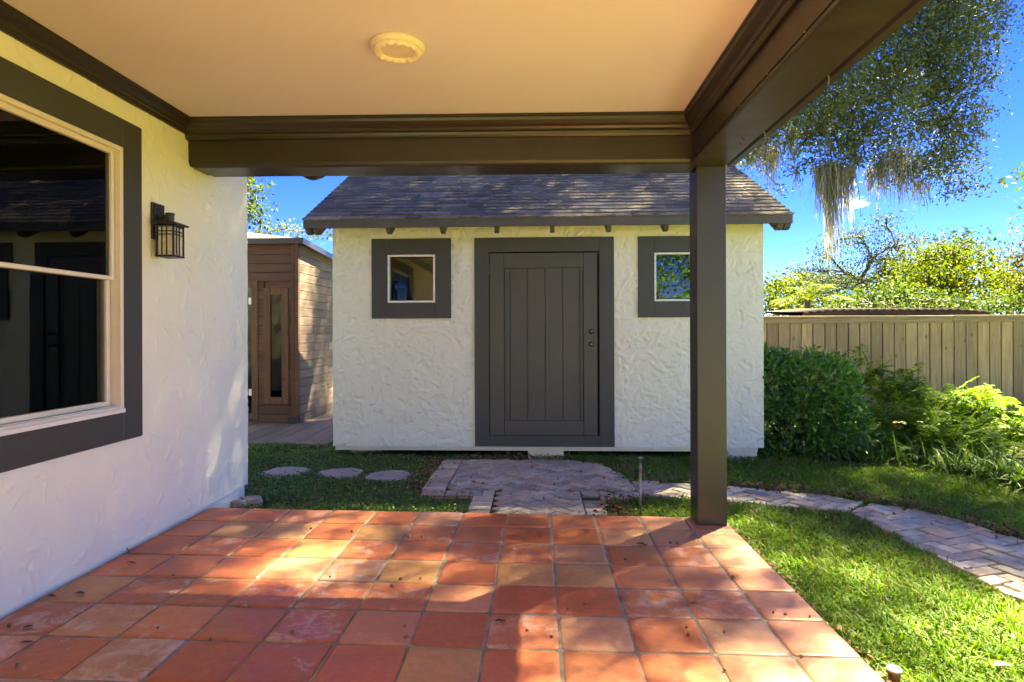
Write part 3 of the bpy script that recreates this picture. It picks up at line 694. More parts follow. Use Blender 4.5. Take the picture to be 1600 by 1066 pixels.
m = MB(); m.box(dx0 + .02, dx1 - .02, SY + .0185, SY + .03, dz0 + .01, dz1 - .01); db(m, 'backing', M['door'])
for zz in (1.975, 1.165, .395):
    m = MB(); m.box(-.546, -.512, SY - .027, SY - .019, zz - .045, zz + .045, .002); m.tube([(-.529, SY - .030, zz - .048), (-.529, SY - .030, zz + .048)], .007, 8); db(m, 'hinge', M['door'])
for px, py in ((924, 518), (924, 538)):
    p = at_y(px, py, SY - .05); m = MB()
    m.lathe([(.024, 0), (.024, .005), (.011, .008), (.011, .030), (.022, .036), (.026, .048), (.022, .058), (.008, .062)], (0, 0, 0), 16)
    m.v = [(p.x + x, SY - .022 - z, p.z + y) for x, y, z in m.v]; db(m, 'door_knob', M['knob']).data.polygons.foreach_set('use_smooth', [True] * len(m.f))
# windows
for wx0, wx1, sx0, sx1 in ((-1.824, -.944, -1.647, -1.121), (1.098, 1.978, 1.271, 1.797)):
    m = frame_mb(wx0, wx1, 1.450, 2.329, .172, SY - .028, SY + .02, .003); ws = sh(m, 'window_surround', M['trim'])
    m = frame_mb(sx0 - .001, sx1 + .001, 1.625, 2.153, .021, SY - .020, SY + .06, .002); wf = sh(m, 'window', M['white_paint'])
    m = MB(); m.box(sx0 + .012, sx1 - .012, SY + .018, SY + .023, 1.640, 2.14); m.build('pane', M['glass'], wf)
    if wx0 > 0:
        pass
# roof: deck, fascia, rafters, shingles laid row by row
RX0, RX1 = -2.458, 2.606
m = MB(); th = .022
m.prism([(EY + .01, EZ - .025), (RY, RIZ - .025), (2 * RY - EY - .01, EZ - .025), (2 * RY - EY - .01, EZ - .045), (RY, RIZ - .06), (EY + .01, EZ - .045)], 'x', RX0 + .012, RX1 - .012)
roof = sh(m, 'roof', M['fascia'])
m = MB(); m.box(RX0, RX1, EY, EY + .022, EZ - .105, EZ - .008, .003); m.build('fascia', M['fascia'], roof)
for x0 in (RX0 + .0005, RX1 - .0225):
    m = MB(); m.prism([(EY + .023, EZ - .10), (RY, RIZ - .105), (2 * RY - EY, EZ - .10), (2 * RY - EY, EZ - .01), (RY, RIZ - .012), (EY + .023, EZ - .01)], 'x', x0, x0 + .022); m.build('bargeboard', M['fascia'], roof)
def rafter(xc, w_=.045, drop=.0):
    m = MB(); zt = rz(EY + .03) - .05
    m.prism([(EY + .023, EZ - .105), (EY + .05, EZ - .145), (EY + .11, EZ - .160), (SY + .04, rz(SY + .04) - .205), (SY + .04, rz(SY + .04) - .05), (EY + .023, EZ - .05)], 'x', xc - w_ / 2, xc + w_ / 2)
    m.build('rafter_tail', M['fascia'], roof)
for px in (608, 692, 776, 863, 951, 1040, 1128): rafter(at_y(px, 352, EY + .08).x)
for xc in (SX0 - .065, SX0 - .150, SX1 + .055, SX1 + .128): rafter(xc, .06)
sh_cols = [(.135, .112, .086), (.115, .096, .076), (.155, .128, .098), (.18, .15, .115), (.10, .084, .067), (.145, .117, .088), (.205, .17, .132)]
def shingle_mesh(w_, L, seed):
    r = random.Random(seed); t = .012; ca, sa = math.cos(math.atan(RS)), math.sin(math.atan(RS)); v = []
    n = 3
    top = [(-w_ / 2 + .002 + (w_ - .004) * i / n) for i in range(n + 1)]
    lift = [r.uniform(0, .004) for _ in top]; cut = [r.uniform(-.004, .004) for _ in top]
    for k, (s, z) in enumerate(((0, 1), (L, 0))):
        for i, x in enumerate(top):
            q = s + (cut[i] if k == 0 else 0); zz = (t + lift[i]) if k == 0 else .002
            v.append((x, q, zz))
    for i, x in enumerate(top): v.append((x, cut[i], lift[i] - .002))
    f = [(i, i + 1, n + 2 + i, n + 1 + i) for i in range(n)] + [(2 * (n + 1) + i, 2 * (n + 1) + i + 1, i + 1, i) for i in range(n)]
    f += [(2 * (n + 1), 0, n + 1), (3 * (n + 1) - 1, 2 * n + 1, n)]
    me = bpy.data.meshes.new('shingle'); me.from_pydata(v, [], f); me.update(); me.materials.append(M['shingle']); return me
widths = [.17, .23, .29, .35]; smesh = {w_: [shingle_mesh(w_, .165, int(w_ * 1000) + k) for k in range(3)] for w_ in widths}
EXP = .128; slope = math.atan(RS); rows = int((RY - EY) / math.cos(slope) / EXP) + 1
count = 0; rest = MB(); rs = random.Random(5)
for row in range(rows):
    s0 = -.012 + row * EXP; x = RX0 - .008 - rs.uniform(0, .1)
    while x < RX1 - .03:
        w_ = rs.choice(widths); xa = max(x, RX0 - .008); xb = min(x + w_, RX1 + .008)
        scx = (xb - xa) / w_
        y = EY + s0 * math.cos(slope); z = EZ + s0 * math.sin(slope) - .016
        kf = rs.uniform(.75, 1.2); cc = rs.choice(sh_cols)
        if scx > .1:
            if count < 298:
                o = bpy.data.objects.new('shingle', smesh[w_][rs.randrange(3)]); COL.objects.link(o); o.parent = roof
                o.location = ((xa + xb) / 2, y, z + rs.uniform(0, .003)); o.rotation_euler = (slope - .012, 0, 0); o.scale = (scx, 1, 1); o.color = (cc[0] * kf, cc[1] * kf, cc[2] * kf, 1); count += 1
            else:
                ca, sa = math.cos(slope - .012), math.sin(slope - .012)
                b = [(xa + .002, 0, .009), (xb - .002, 0, .009), (xb - .002, .165, .002), (xa + .002, .165, .002), (xa + .002, 0, -.002), (xb - .002, 0, -.002)]
                rest.poly([(px, y + py * ca - pz_ * sa, z + py * sa + pz_ * ca) for px, py, pz_ in b], [(0, 1, 2, 3), (4, 5, 1, 0)])
        x += w_
bk = MB(); bk.poly([(RX0, RY, RIZ + .004), (RX1, RY, RIZ + .004), (RX1, 2 * RY - EY, EZ + .004), (RX0, 2 * RY - EY, EZ + .004)], [(3, 2, 1, 0)])
rest.poly(bk.v, bk.f); rest.box(RX0, RX1, RY - .11, RY + .11, RIZ - .03, RIZ + .012, .004)
o = rest.build('upper_shingles', M['shingle'], roof); o.color = (.137, .114, .089, 1); o['kind'] = 'stuff'

# ------------------------------------------------------------------ the wooden sauna cabin beyond the house corner
NX1, NY = -3.545, 8.95
sau = thing('sauna', 'weathered wooden sauna cabin with glass door and narrow window between house and shed', 'sauna', (-4.6, NY + .9, -.05))
def sa_(m_, name, mat, par=None):
    o = m_.build(name, mat, par)
    if par is None: o.parent = sau; o.matrix_parent_inverse = Matrix.Translation(-Vector(sau.location))
    return o
NZ0, NZ1, ND = -.05, 2.62, 2.3
m = MB(); m.box(-5.7, NX1 - .03, NY + .03, NY + ND, NZ0 + .02, NZ1); sa_(m, 'body', M['dark_room'])
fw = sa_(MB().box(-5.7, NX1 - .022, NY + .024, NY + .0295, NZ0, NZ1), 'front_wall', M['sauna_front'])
hole_d = (-5.2, -4.165, .02, 2.06); hole_w = (-4.06, -3.70, .245, 1.955)
z = NZ0 + .002; rz_ = random.Random(9)
while z < NZ1:
    z1 = min(z + .132, NZ1); segs = [(-5.7, NX1 - .11)]
    for hx0, hx1, hz0, hz1 in (hole_d, hole_w):
        if z1 > hz0 and z < hz1:
            ns = []
            for a0, a1 in segs:
                if hx0 > a0: ns.append((a0, min(a1, hx0)))
                if hx1 < a1: ns.append((max(a0, hx1), a1))
            segs = [q for q in ns if q[1] - q[0] > .01]
    for a0, a1 in segs:
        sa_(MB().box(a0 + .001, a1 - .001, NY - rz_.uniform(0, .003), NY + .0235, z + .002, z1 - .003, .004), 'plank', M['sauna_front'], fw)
    z = z1
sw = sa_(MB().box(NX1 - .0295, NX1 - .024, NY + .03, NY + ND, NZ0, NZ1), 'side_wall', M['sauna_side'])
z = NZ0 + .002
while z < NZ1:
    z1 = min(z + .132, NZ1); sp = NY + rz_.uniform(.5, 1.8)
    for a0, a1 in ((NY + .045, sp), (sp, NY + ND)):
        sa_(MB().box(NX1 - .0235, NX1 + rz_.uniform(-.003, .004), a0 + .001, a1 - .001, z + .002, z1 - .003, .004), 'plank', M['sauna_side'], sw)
    z = z1
for x0, x1, y0, y1 in ((NX1 - .105, NX1 - .055, NY - .022, NY + .02), (NX1 - .050, NX1 + .006, NY - .028, NY + .042)):
    sa_(MB().box(x0, x1, y0, y1, NZ0 + .1, NZ1, .004), 'corner_board', M['sauna_trim'] if x0 < NX1 - .1 else M['sauna_front'])
sa_(MB().box(NX1 - .16, NX1 - .02, NY - .05, NY + .04, NZ0 - .0, NZ0 + .10, .01), 'corner_foot', M['black_metal'])
wn_ = sa_(frame_mb(-4.07, -3.692, .235, 1.965, .105, NY - .016, NY + .022, .003), 'window', M['sauna_trim'])
sa_(MB().box(-3.967, -3.795, NY + .008, NY + .012, .33, 1.87), 'pane', M['glass_dark'], wn_)
dr = sa_(frame_mb(-5.2, -4.155, .0, 2.07, .10, NY - .014, NY + .022, .003), 'door', M['sauna_trim'])
sa_(MB().box(-5.11, -4.25, NY + .004, NY + .010, .09, 1.98), 'pane', M['glass_dark'], dr)
sa_(MB().box(-4.30, -4.255, NY - .010, NY + .006, 1.72, 1.82, .003), 'hinge', M['white_paint'], dr)
sa_(MB().box(-4.30, -4.255, NY - .010, NY + .006, .36, .46, .003), 'hinge', M['white_paint'], dr)
# low hipped roof, eaves with dark fascia
ea = NZ1 + .06; A = Vector((-5.9, NY - .10, ea)); B = Vector((NX1 + .10, NY - .10, ea)); Cc = Vector((NX1 + .10, NY + ND + .1, ea - .16)); Dd = Vector((-5.9, NY + ND + .1, ea - .16))
R0 = Vector((-5.9, NY + .25, ea + .17)); R1 = Vector((NX1 - 1.0, NY + .25, ea + .17)); R2 = Vector((NX1 - 1.0, NY + ND, ea + .30))
m = MB(); m.poly([A, B, Cc, R1, R0, R2, Dd], [(0, 1, 3, 4), (1, 2, 5, 3), (4, 3, 5, 6), (6, 5, 2), (0, 6, 2, 1)]); sroof = sa_(m, 'roof', M['sauna_shingle']); sroof.color = (.36, .31, .27, 1)
m = MB(); m.box(A.x, B.x, A.y - .02, A.y, ea - .075, ea + .012, .003); sa_(m, 'fascia', M['black_metal'], sroof)
m = MB(); d0 = B + Vector((0, 0, 0)); m.poly([(B.x, B.y - .02, ea - .075), (B.x + .02, B.y - .02, ea - .075), (B.x + .02, B.y - .02, ea + .012), (B.x, B.y - .02, ea + .012), (Cc.x, Cc.y, Cc.z - .075), (Cc.x + .02, Cc.y, Cc.z - .075), (Cc.x + .02, Cc.y, Cc.z + .012), (Cc.x, Cc.y, Cc.z + .012)], [(0, 1, 2, 3), (7, 6, 5, 4), (0, 4, 5, 1), (1, 5, 6, 2), (2, 6, 7, 3), (3, 7, 4, 0)]); sa_(m, 'fascia', M['black_metal'], sroof)
n_r = Vector((B - R1)).cross(Cc - B).normalized()
if n_r.z < 0: n_r = -n_r
for i in range(7):
    for j in range(9):
        u0, u1 = i / 7, (i + 1) / 7 + .03; v0, v1 = j / 9 + .001, (j + 1) / 9 - .003; off = (i % 2) * .05
        def S(u, v): e0 = B.lerp(Cc, min(1, v)); e1 = R1.lerp(R2, min(1, v)); return e0.lerp(e1, min(1, u))
        q = [S(u0, v0 + off) + n_r * .010, S(u0, v1 + off) + n_r * .010, S(u1, v1 + off) + n_r * .004, S(u1, v0 + off) + n_r * .004]
        q += [p - n_r * .008 for p in q]; m = MB(); m.poly(q, [(0, 1, 2, 3), (4, 5, 1, 0), (1, 5, 6, 2), (3, 7, 4, 0)])
        o = sa_(m, 'shingle', M['sauna_shingle'], sroof); k = random.uniform(.8, 1.2); o.color = (.37 * k, .32 * k, .275 * k, 1)
# platform
plt = thing('platform', 'low weathered wooden platform in front of the sauna', 'platform', (-4.0, 8.6, GZ))
x = -5.6
while x < -2.60:
    x1 = x + .29; m = MB(); m.box(x + .002, min(x1, -2.56) - .002, 7.36 + random.uniform(-.006, .006), 11.4, -.088, -.052 + random.uniform(-.002, .001), .004)
    o = m.build('plank', M['platform_wood'], None); o.parent = plt; o.matrix_parent_inverse = Matrix.Translation(-Vector(plt.location)); x = x1
m = MB(); m.box(-5.6, -2.58, 7.40, 7.46, GZ - .05, -.089, .004); o = m.build('joist', M['platform_wood'], None); o.parent = plt; o.matrix_parent_inverse = Matrix.Translation(-Vector(plt.location))

# ------------------------------------------------------------------ board fence behind the garden
FY = 10.72
fence = thing('fence', 'tall weathered brown board fence with a flat cap rail', 'fence', (6.5, FY, GZ))
def fb(m_, name, mat):
    o = m_.build(name, mat, None); o.parent = fence; o.matrix_parent_inverse = Matrix.Translation(-Vector(fence.location)); return o
fx = 2.6; k = 0
while fx < 12.2:
    wv = random.uniform(.186, .204); yo = FY + random.uniform(-.003, .004); tl = random.uniform(-.004, .004)
    m = MB(); m.box(fx + .010, fx + wv - .010, yo, yo + .019, GZ + .02, 1.470 + random.uniform(-.006, .006), .003); m.v = [(x + tl * (z - .7), y, z) for x, y, z in m.v]
    fb(m, 'board', M['fence_wood'])
    m = MB(); m.box(fx - .06, fx + .06, FY + .0245, FY + .040, GZ + .02, 1.46, .003); fb(m, 'back_board', M['fence_wood']); fx += wv; k += 1
m = MB(); m.box(2.6, 7.06, FY - .030, FY - .002, 1.425, 1.520, .003); fb(m, 'rail', M['rail_wood'])
m = MB(); m.box(7.065, 12.3, FY - .030, FY - .002, 1.440, 1.524, .003); fb(m, 'rail', M['rail_wood'])
m = MB(); m.box(2.6, 7.06, FY - .055, FY + .075, 1.521, 1.553, .003); fb(m, 'cap_rail', M['rail_wood'])
m = MB(); m.box(7.065, 12.3, FY - .055, FY + .075, 1.525, 1.557, .003); fb(m, 'cap_rail', M['rail_wood'])
for xp in (3.0, 5.4, 7.8, 10.2): m = MB(); m.box(xp, xp + .09, FY + .066, FY + .150, GZ, 1.50, .003); fb(m, 'post', M['fence_wood'])
# dark corrugated lean-to roof beyond the fence
lt = MB(); n = 90; x0, x1 = 4.65, 7.85
for i in range(n + 1):
    t = i / n; xx = x0 + (x1 - x0) * t; zz = .012 * math.sin(i * 1.6); e = .05 * max(0, 1 - t * 6) + .05 * max(0, t * 6 - 5)
    lt.v += [(xx, FY + .20, 1.675 - e + zz), (xx, FY + 1.9, 1.74 + zz - e), (xx, FY + .20, 1.555 - e * .3), (xx, FY + 1.9, 1.71 + zz - e)]
for i in range(n): b = i * 4; lt.f += [(b, b + 4, b + 5, b + 1), (b + 2, b + 3, b + 7, b + 6), (b, b + 2, b + 6, b + 4), (b + 1, b + 5, b + 7, b + 3)]
lean = thing('lean_to', 'dark corrugated lean-to roof showing just above the fence', 'lean-to', (6.2, FY + 1, GZ))
o = lt.build('roof_sheet', M['corrugated'], None, True); o.parent = lean; o.matrix_parent_inverse = Matrix.Translation(-Vector(lean.location))
for xp in (4.8, 7.6):
    for yp in (FY + .4, FY + 1.75): o = MB().box(xp, xp + .08, yp, yp + .08, GZ, 1.58).build('post', M['fence_wood'], None); o.parent = lean; o.matrix_parent_inverse = Matrix.Translation(-Vector(lean.location))

# ------------------------------------------------------------------ stepping stones, pipe, cap
def stone(cx, cy, rx, ry, seed, label, h=.03):
    r = random.Random(seed); n = 11; v = []; P = [(math.cos(a) * rx * r.uniform(.82, 1.1), math.sin(a) * ry * r.uniform(.82, 1.1)) for a in [2 * math.pi * i / n for i in range(n)]]
    for s, z in ((1.0, -.05), (1.02, h * .55), (.93, h), (.5, h + r.uniform(-.004, .004))): v += [(x * s, y * s, z + r.uniform(-.003, .003)) for x, y in P]
    v.append((0, 0, h)); f = []
    for k in range(3): f += [(k * n + i, k * n + (i + 1) % n, (k + 1) * n + (i + 1) % n, (k + 1) * n + i) for i in range(n)]
    f += [(3 * n + i, 3 * n + (i + 1) % n, 4 * n) for i in range(n)]
    me = bpy.data.meshes.new('stepping_stone'); me.from_pydata(v, [], f); me.update()
    o = link('stepping_stone', me, M['slate']); o.location = (cx, cy, GZ); return o
for (px, py, rx, ry, lab) in ((447, 736, .245, .23, 'flat grey stepping stone nearest the house corner'), (531, 737, .225, .21, 'flat grey stepping stone in the middle of the row of three'), (608, 742, .215, .20, 'flat grey stepping stone nearest the brick path')):
    p = at_z(px, py, GZ + .03); tag(stone(p.x, p.y, rx, ry, int(px), lab), lab, 'stepping stone', 'stepping stones in the lawn')
for (px, py, rx, ry, lab) in ((393, 781, .10, .07, 'small pale flat rock beside the patio corner and house wall'), (371, 787, .07, .05, 'small reddish flat rock tucked between patio edge and house wall')):
    p = at_z(px, py, GZ + .05); o = stone(p.x, p.y, rx, ry, int(px), lab, .07); o.name = 'rock'; tag(o, lab, 'rock', 'rocks at the patio corner')
pp = thing('standpipe', 'thin grey metal irrigation pipe standing at the patio edge', 'pipe', (.775, 4.66, GZ))
def pb(m_, name, mat): o = m_.build(name, mat, pp, True); return o
pb(MB().tube([(0, 0, -.05), (.002, 0, .35)], .0085, 10), 'pipe', M['galv'])
pb(MB().lathe([(.0115, .34), (.0115, .38), (.009, .385), (.008, .40)], (.002, 0, 0), 10), 'coupling', M['galv'])
pb(MB().lathe([(.0055, .395), (.0055, .435), (.018, .437), (.018, .445), (.006, .452)], (.002, 0, 0), 10), 'spray_head', M['galv'])
p = at_z(1391, 1048, -.04)
cp = thing('drain_cap', 'small round white cap on a terracotta tube beside the patio edge', 'cap', (p.x + .015, p.y, GZ))
MB().lathe([(.022, -.02), (.022, .055), (.024, .056), (.024, .062)], (0, 0, 0), 18).build('tube', M['terracotta'], cp)
MB().lathe([(.026, .0625), (.027, .068), (.024, .071), (.011, .0712), (.010, .068), (.009, .068)], (0, 0, 0), 20).build('disc', M['white_paint'], cp)
MB().lathe([(.0085, .0685), (.0085, .0735), (.004, .0745)], (0, 0, 0), 12).build('plug', M['black_metal'], cp)

# ------------------------------------------------------------------ vegetation helpers (all numpy, one mesh per crown)
def unit(v): return v / np.maximum(np.linalg.norm(v, axis=1, keepdims=True), 1e-9)
def rand_dirs(n, up=0.0):
    d = RNG.normal(0, 1, (n, 3)); d[:, 2] += up; return unit(d)
def leaf_mesh(name, C, D, L, Wd, rnd=None, fold=.25, N=None):
    """leaves: base points C, directions D, lengths L, half-widths Wd; each leaf a folded six-vertex blade"""
    n = len(C); N = rand_dirs(n, 1.2) if N is None else N
    Sx = unit(np.cross(D, N)); Nn = np.cross(Sx, D); L = np.asarray(L).reshape(-1, 1); Wd = np.asarray(Wd).reshape(-1, 1)
    v = np.empty((n, 6, 3), np.float32)
    v[:, 0] = C; v[:, 1] = C + D * L * .45 + Sx * Wd + Nn * Wd * fold; v[:, 2] = C + D * L * .45 - Sx * Wd + Nn * Wd * fold
    v[:, 3] = C + D * L * .5; v[:, 4] = C + D * L - Nn * L * .12; v[:, 5] = v[:, 3]
    b = (np.arange(n) * 6)[:, None]
    F = np.concatenate([b + np.array([[0, 3, 1]]), b + np.array([[1, 3, 4]]), b + np.array([[0, 2, 3]]), b + np.array([[2, 4, 3]])], 1).reshape(-1, 3)
    me = fast_mesh(name, v.reshape(-1, 3), F, np.full(len(F), 3))
    set_attr(me, 'rnd', np.repeat(RNG.uniform(0, 1, n) if rnd is None else rnd, 6)[:len(me.vertices)]); return me
def diamond_mesh(name, C, D, L, Wd, rnd):
    """small far leaves: one rhombus each"""
    n = len(C); N = rand_dirs(n, .8); Sx = unit(np.cross(D, N)); L = L.reshape(-1, 1); Wd = Wd.reshape(-1, 1)
    v = np.empty((n, 4, 3), np.float32); v[:, 0] = C; v[:, 1] = C + D * L * .5 + Sx * Wd; v[:, 2] = C + D * L; v[:, 3] = C + D * L * .5 - Sx * Wd
    F = (np.arange(n) * 4)[:, None] + np.arange(4)[None]
    me = fast_mesh(name, v.reshape(-1, 3), F, np.full(n, 4)); set_attr(me, 'rnd', np.repeat(rnd, 4)); return me
def in_ball(n):
    d = rand_dirs(n); return d * (RNG.uniform(.15, 1, (n, 1)) ** .45)
def clump_leaves(clumps, per_m3, sub_r, leaf_sigma, leaf_n, size):
    """clumps: (centre, radii) -> leaf points gathered in sub-clusters (sprays) with gaps between"""
    C = []; K = []; T = []
    for cl in clumps:
        c, r = cl[0], cl[1]; dk = cl[2] if len(cl) > 2 else 1.0
        r = np.array(r, float); n = max(3, int(dk * per_m3 * r[0] * r[1] * r[2] * 4.19)); s = np.array(c) + in_ball(n) * r
        T.append(s.copy()); tone = RNG.normal(0, .16) 
        m = RNG.poisson(leaf_n, n); idx = np.repeat(np.arange(n), m); off = RNG.normal(0, 1, (len(idx), 3)) * leaf_sigma * np.array([1, 1, .55])
        C.append(s[idx] + off); st = RNG.normal(0, .14, n); K.append(.42 + tone + st[idx] + RNG.normal(0, .13, len(idx)))
    return np.concatenate(C), np.clip(np.concatenate(K), 0, 1), T
def bent(p0, p1, sag=.1, n=6, jit=.05):
    p0, p1 = Vector(p0), Vector(p1); L = (p1 - p0).length; out = []
    j = [Vector((random.uniform(-1, 1), random.uniform(-1, 1), random.uniform(-1, 1))) * L * jit for _ in range(n)]
    for i in range(n):
        t = i / (n - 1); q = p0.lerp(p1, t); q = q + Vector((0, 0, sag * L * math.sin(t * math.pi))) + (j[i] if 0 < i < n - 1 else Vector())
        out.append(q)
    return out
def tree(name, label, base, trunk_top, clumps, leaf, dens, sub_n, L, Wd, r0=.2, sig=.16, group=None, twigs=.25, cat='tree', limb_r=.07, twig_r=.012):
    t = thing(name, label, cat, base, group); C, K, T = clump_leaves(clumps, dens, None, sig, sub_n, None)
    n = len(C); D = rand_dirs(n, -.1); me = diamond_mesh('crown', C, D, RNG.uniform(.7, 1.3, n) * L, RNG.uniform(.7, 1.3, n) * Wd, K)
    o = link('crown', me, leaf); o.parent = t; o.matrix_parent_inverse = Matrix.Translation(-Vector(base))
    m = MB(); path_ = bent(base, trunk_top, 0, 6, .03); m.tube([(p.x, p.y, p.z) for p in path_], [r0 * (1.25 - .6 * i / 5) for i in range(6)], 10)
    nodes = [Vector(path_[k]) for k in (3, 4, 5)]; wid = [r0 * .5] * 3; top = Vector(trunk_top)
    for ci in sorted(range(len(clumps)), key=lambda k: (Vector(clumps[k][0]) - top).length):
        c, r = clumps[ci][0], clumps[ci][1]; cv_ = Vector(c)
        # grow from the nearest limb already there that lies nearer the trunk
        ki = min(range(len(nodes)), key=lambda k: (nodes[k] - cv_).length + .25 * (nodes[k] - top).length); fork = nodes[ki]; w0 = min(limb_r, wid[ki] * .8)
        b = bent(fork, c, .05, 6, .06); m.tube(b, [w0 + (max(twig_r, w0 * .55) - w0) * i / 5 for i in range(6)], 6, False)
        nodes.append(cv_); wid.append(max(twig_r, w0 * .55))
        near = T[ci]
        for s in near[RNG.random(len(near)) < twigs]:
            st = b[random.choice((3, 4, 5))]; m.tube(bent(st, s, .03, 4, .06), [twig_r, twig_r * .8, twig_r * .55, twig_r * .3], 4, False)
    o = m.build('trunk', M['bark'], None, True); o.parent = t; o.matrix_parent_inverse = Matrix.Translation(-Vector(base))
    return t

# ------------------------------------------------------------------ the live oak reaching over the garden, hung with moss
oak_cl = []
def px_cl(x, y, Y, rp, zr=.8):
    p = at_y(x, y, Y); r = rp * Y / FPX; oak_cl.append(((p.x, p.y, p.z), (r, r * 1.15, r * zr), 4.6))
for (x, y, Y, rp) in ((1195, 225, 10.6, 34), (1225, 195, 10.2, 40), (1265, 165, 10.4, 46), (1300, 130, 10.0, 50), (1345, 95, 10.4, 52), (1390, 60, 10.2, 52), (1440, 25, 10.4, 54), (1490, 10, 10.8, 52), (1540, 20, 11.2, 38),
                      (1290, 205, 10.8, 44), (1330, 180, 11.2, 48), (1375, 150, 10.6, 52), (1425, 115, 11.0, 54), (1475, 80, 10.6, 50), (1515, 60, 11.4, 44), (1500, 130, 11.2, 46), (1455, 165, 11.4, 44), (1400, 205, 11.0, 34), (1345, 225, 10.8, 40),
                      (1300, 248, 10.8, 34), (1470, 215, 11.6, 44), (1505, 190, 11.2, 36), (1490, 255, 11.6, 36), (1450, 260, 11.2, 32), (1515, 295, 11.4, 20), (1410, 280, 11.2, 24), (1480, 300, 11.6, 20), (1240, 250, 10.8, 22), (1215, 290, 11.4, 16), (1560, -20, 11.5, 40), (1170, 250, 11.0, 24), (1260, 215, 11.0, 30), (1385, 250, 11.0, 22), (1545, 110, 11.5, 18)):
    px_cl(x, y, Y, rp)
rs = random.Random(21)
for i in range(84):                                # the rest of the crown, above the picture
    x, y, z = rs.uniform(.2, 9.4), rs.uniform(6.4, 14.0), rs.uniform(7.6, 10.8)
    if x > 6.9 and y < 8.6: continue
    q = rs.uniform(.65, 1.05); oak_cl.append(((x, y, z), (q, q, q * .7)))
for i in range(34):  # unseen boughs added to keep most sun off the house wall
    q = rs.uniform(.7, 1.05); oak_cl.append(((rs.uniform(.6, 3.4), rs.uniform(6.6, 11.5), rs.uniform(8.0, 10.6)), (q, q, q * .7), 1.25))
for i in range(30):  # unseen boughs added to shade the path and the right-hand lawn
    q = rs.uniform(.65, .95); oak_cl.append(((rs.uniform(6.2, 9.6), rs.uniform(8.9, 12.6), rs.uniform(7.9, 10.4)), (q, q, q * .7), 1.15))
for i in range(24):  # unseen boughs added to shade the house end and sauna front
    q = rs.uniform(.65, .95); oak_cl.append(((rs.uniform(-2.2, 1.0), rs.uniform(8.4, 12.4), rs.uniform(8.0, 10.4)), (q, q, q * .7), 1.1))
for i in range(30):  # unseen boughs added to shade the side of the sauna
    q = rs.uniform(.7, 1.0); oak_cl.append(((rs.uniform(-.8, 3.0), rs.uniform(12.6, 16.6), rs.uniform(7.4, 10.0)), (q, q, q * .7), 1.2))
for i in range(15):  # unseen boughs added to thin the sun on the ferns
    q = rs.uniform(.6, .9); oak_cl.append(((rs.uniform(8.6, 11.6), rs.uniform(11.4, 15.0), rs.uniform(8.0, 10.4)), (q, q, q * .7), 1.0))
for i in range(92):                                 # unseen boughs added across the sun to shade patio, house wall and shed roof
    if i >= 80: bx_, by_, bz_ = rs.uniform(.2, 2.7), rs.uniform(6.4, 8.4), 2.9
    elif i >= 58: bx_, by_, bz_ = -2.4, rs.uniform(2.9, 5.0), rs.uniform(.1, 2.2)
    elif i < 36: bx_, by_, bz_ = rs.uniform(-2.4, 1.3), rs.uniform(2.3, 4.5), 0
    else: bx_, by_, bz_ = rs.uniform(-2.4, 2.6), rs.uniform(6.4, 8.4), 2.9
    t_ = rs.uniform(4.6, 6.0) - bz_ / 1.685 * .6; q = rs.uniform(.5, .75); oak_cl.append(((bx_ + t_, by_ + t_, max(7.35, bz_ + t_ * 1.685)), (q, q, q * .7), 1.1))
UP = 2.5                                            # unseen upper crown raised along the sun rays to admit more skylight
oak_cl = [(c if c[0][2] < 7.3 else ((c[0][0] + UP, c[0][1] + UP, c[0][2] + UP * 1.685), c[1], *c[2:])) for c in oak_cl]
for i in range(26):                                 # boughs joining the low lobe to the upper crown
    q = rs.uniform(.6, .95); z_ = rs.uniform(7.9, 11.6); oak_cl.append(((rs.uniform(4.0, 8.6), rs.uniform(11.2, 14.6), z_), (q, q, q * .7), .9))
oak = tree('live_oak', 'large live oak with grey-green leaves and hanging moss arching over the shed', (3.1, 14.2, GZ), (3.8, 13.4, 6.2), oak_cl, M['oak_leaf'], 36, 17, .078, .017, .38, .15, None, .06, limb_r=.055, twig_r=.010)
def moss(x, y0, y1, Y, wpx, n):
    """a beard of moss: many thin drooping strands from one spot of a branch"""
    top = at_y(x, y0, Y); L = (y1 - y0) * Y / FPX; wd = wpx * Y / FPX
    C = np.array(top)[None] + RNG.normal(0, 1, (n, 3)) * np.array([wd * .33, wd * .4, .05]); le = L * RNG.uniform(.25, 1, n) * np.exp(-((C[:, 0] - top.x) / (wd * .6)) ** 2)
    V = []; Fc = []; rn = []; K = 6
    for i in range(n):
        ph = RNG.uniform(0, 6.28); w0 = RNG.uniform(.006, .014); a = RNG.uniform(0, 3.14); ax = np.array([math.cos(a), math.sin(a), 0]); b = len(V); dr = RNG.normal(0, .075, 2)
        for k in range(K + 1):
            t = k / K; c = C[i] + np.array([math.sin(ph + t * 6) * .03 * t ** .5 + dr[0] * t + (top.x - C[i, 0]) * t * .35, math.cos(ph + t * 4) * .03 + dr[1] * t, -le[i] * t]); w_ = w0 * (1 - t * .75) * (1 + .45 * math.sin(ph + k * 2.6)); V += [c - ax * w_, c + ax * w_]
            if k < K: Fc.append((b + 2 * k, b + 2 * k + 1, b + 2 * k + 3, b + 2 * k + 2))
        rn += [RNG.uniform(0, 1)] * (2 * (K + 1))
    me = fast_mesh('moss', np.array(V), np.array(Fc), np.full(len(Fc), 4)); set_attr(me, 'rnd', rn)
    o = link('moss', me, M['moss']); o.parent = oak; o.matrix_parent_inverse = Matrix.Translation(-Vector(oak.location))
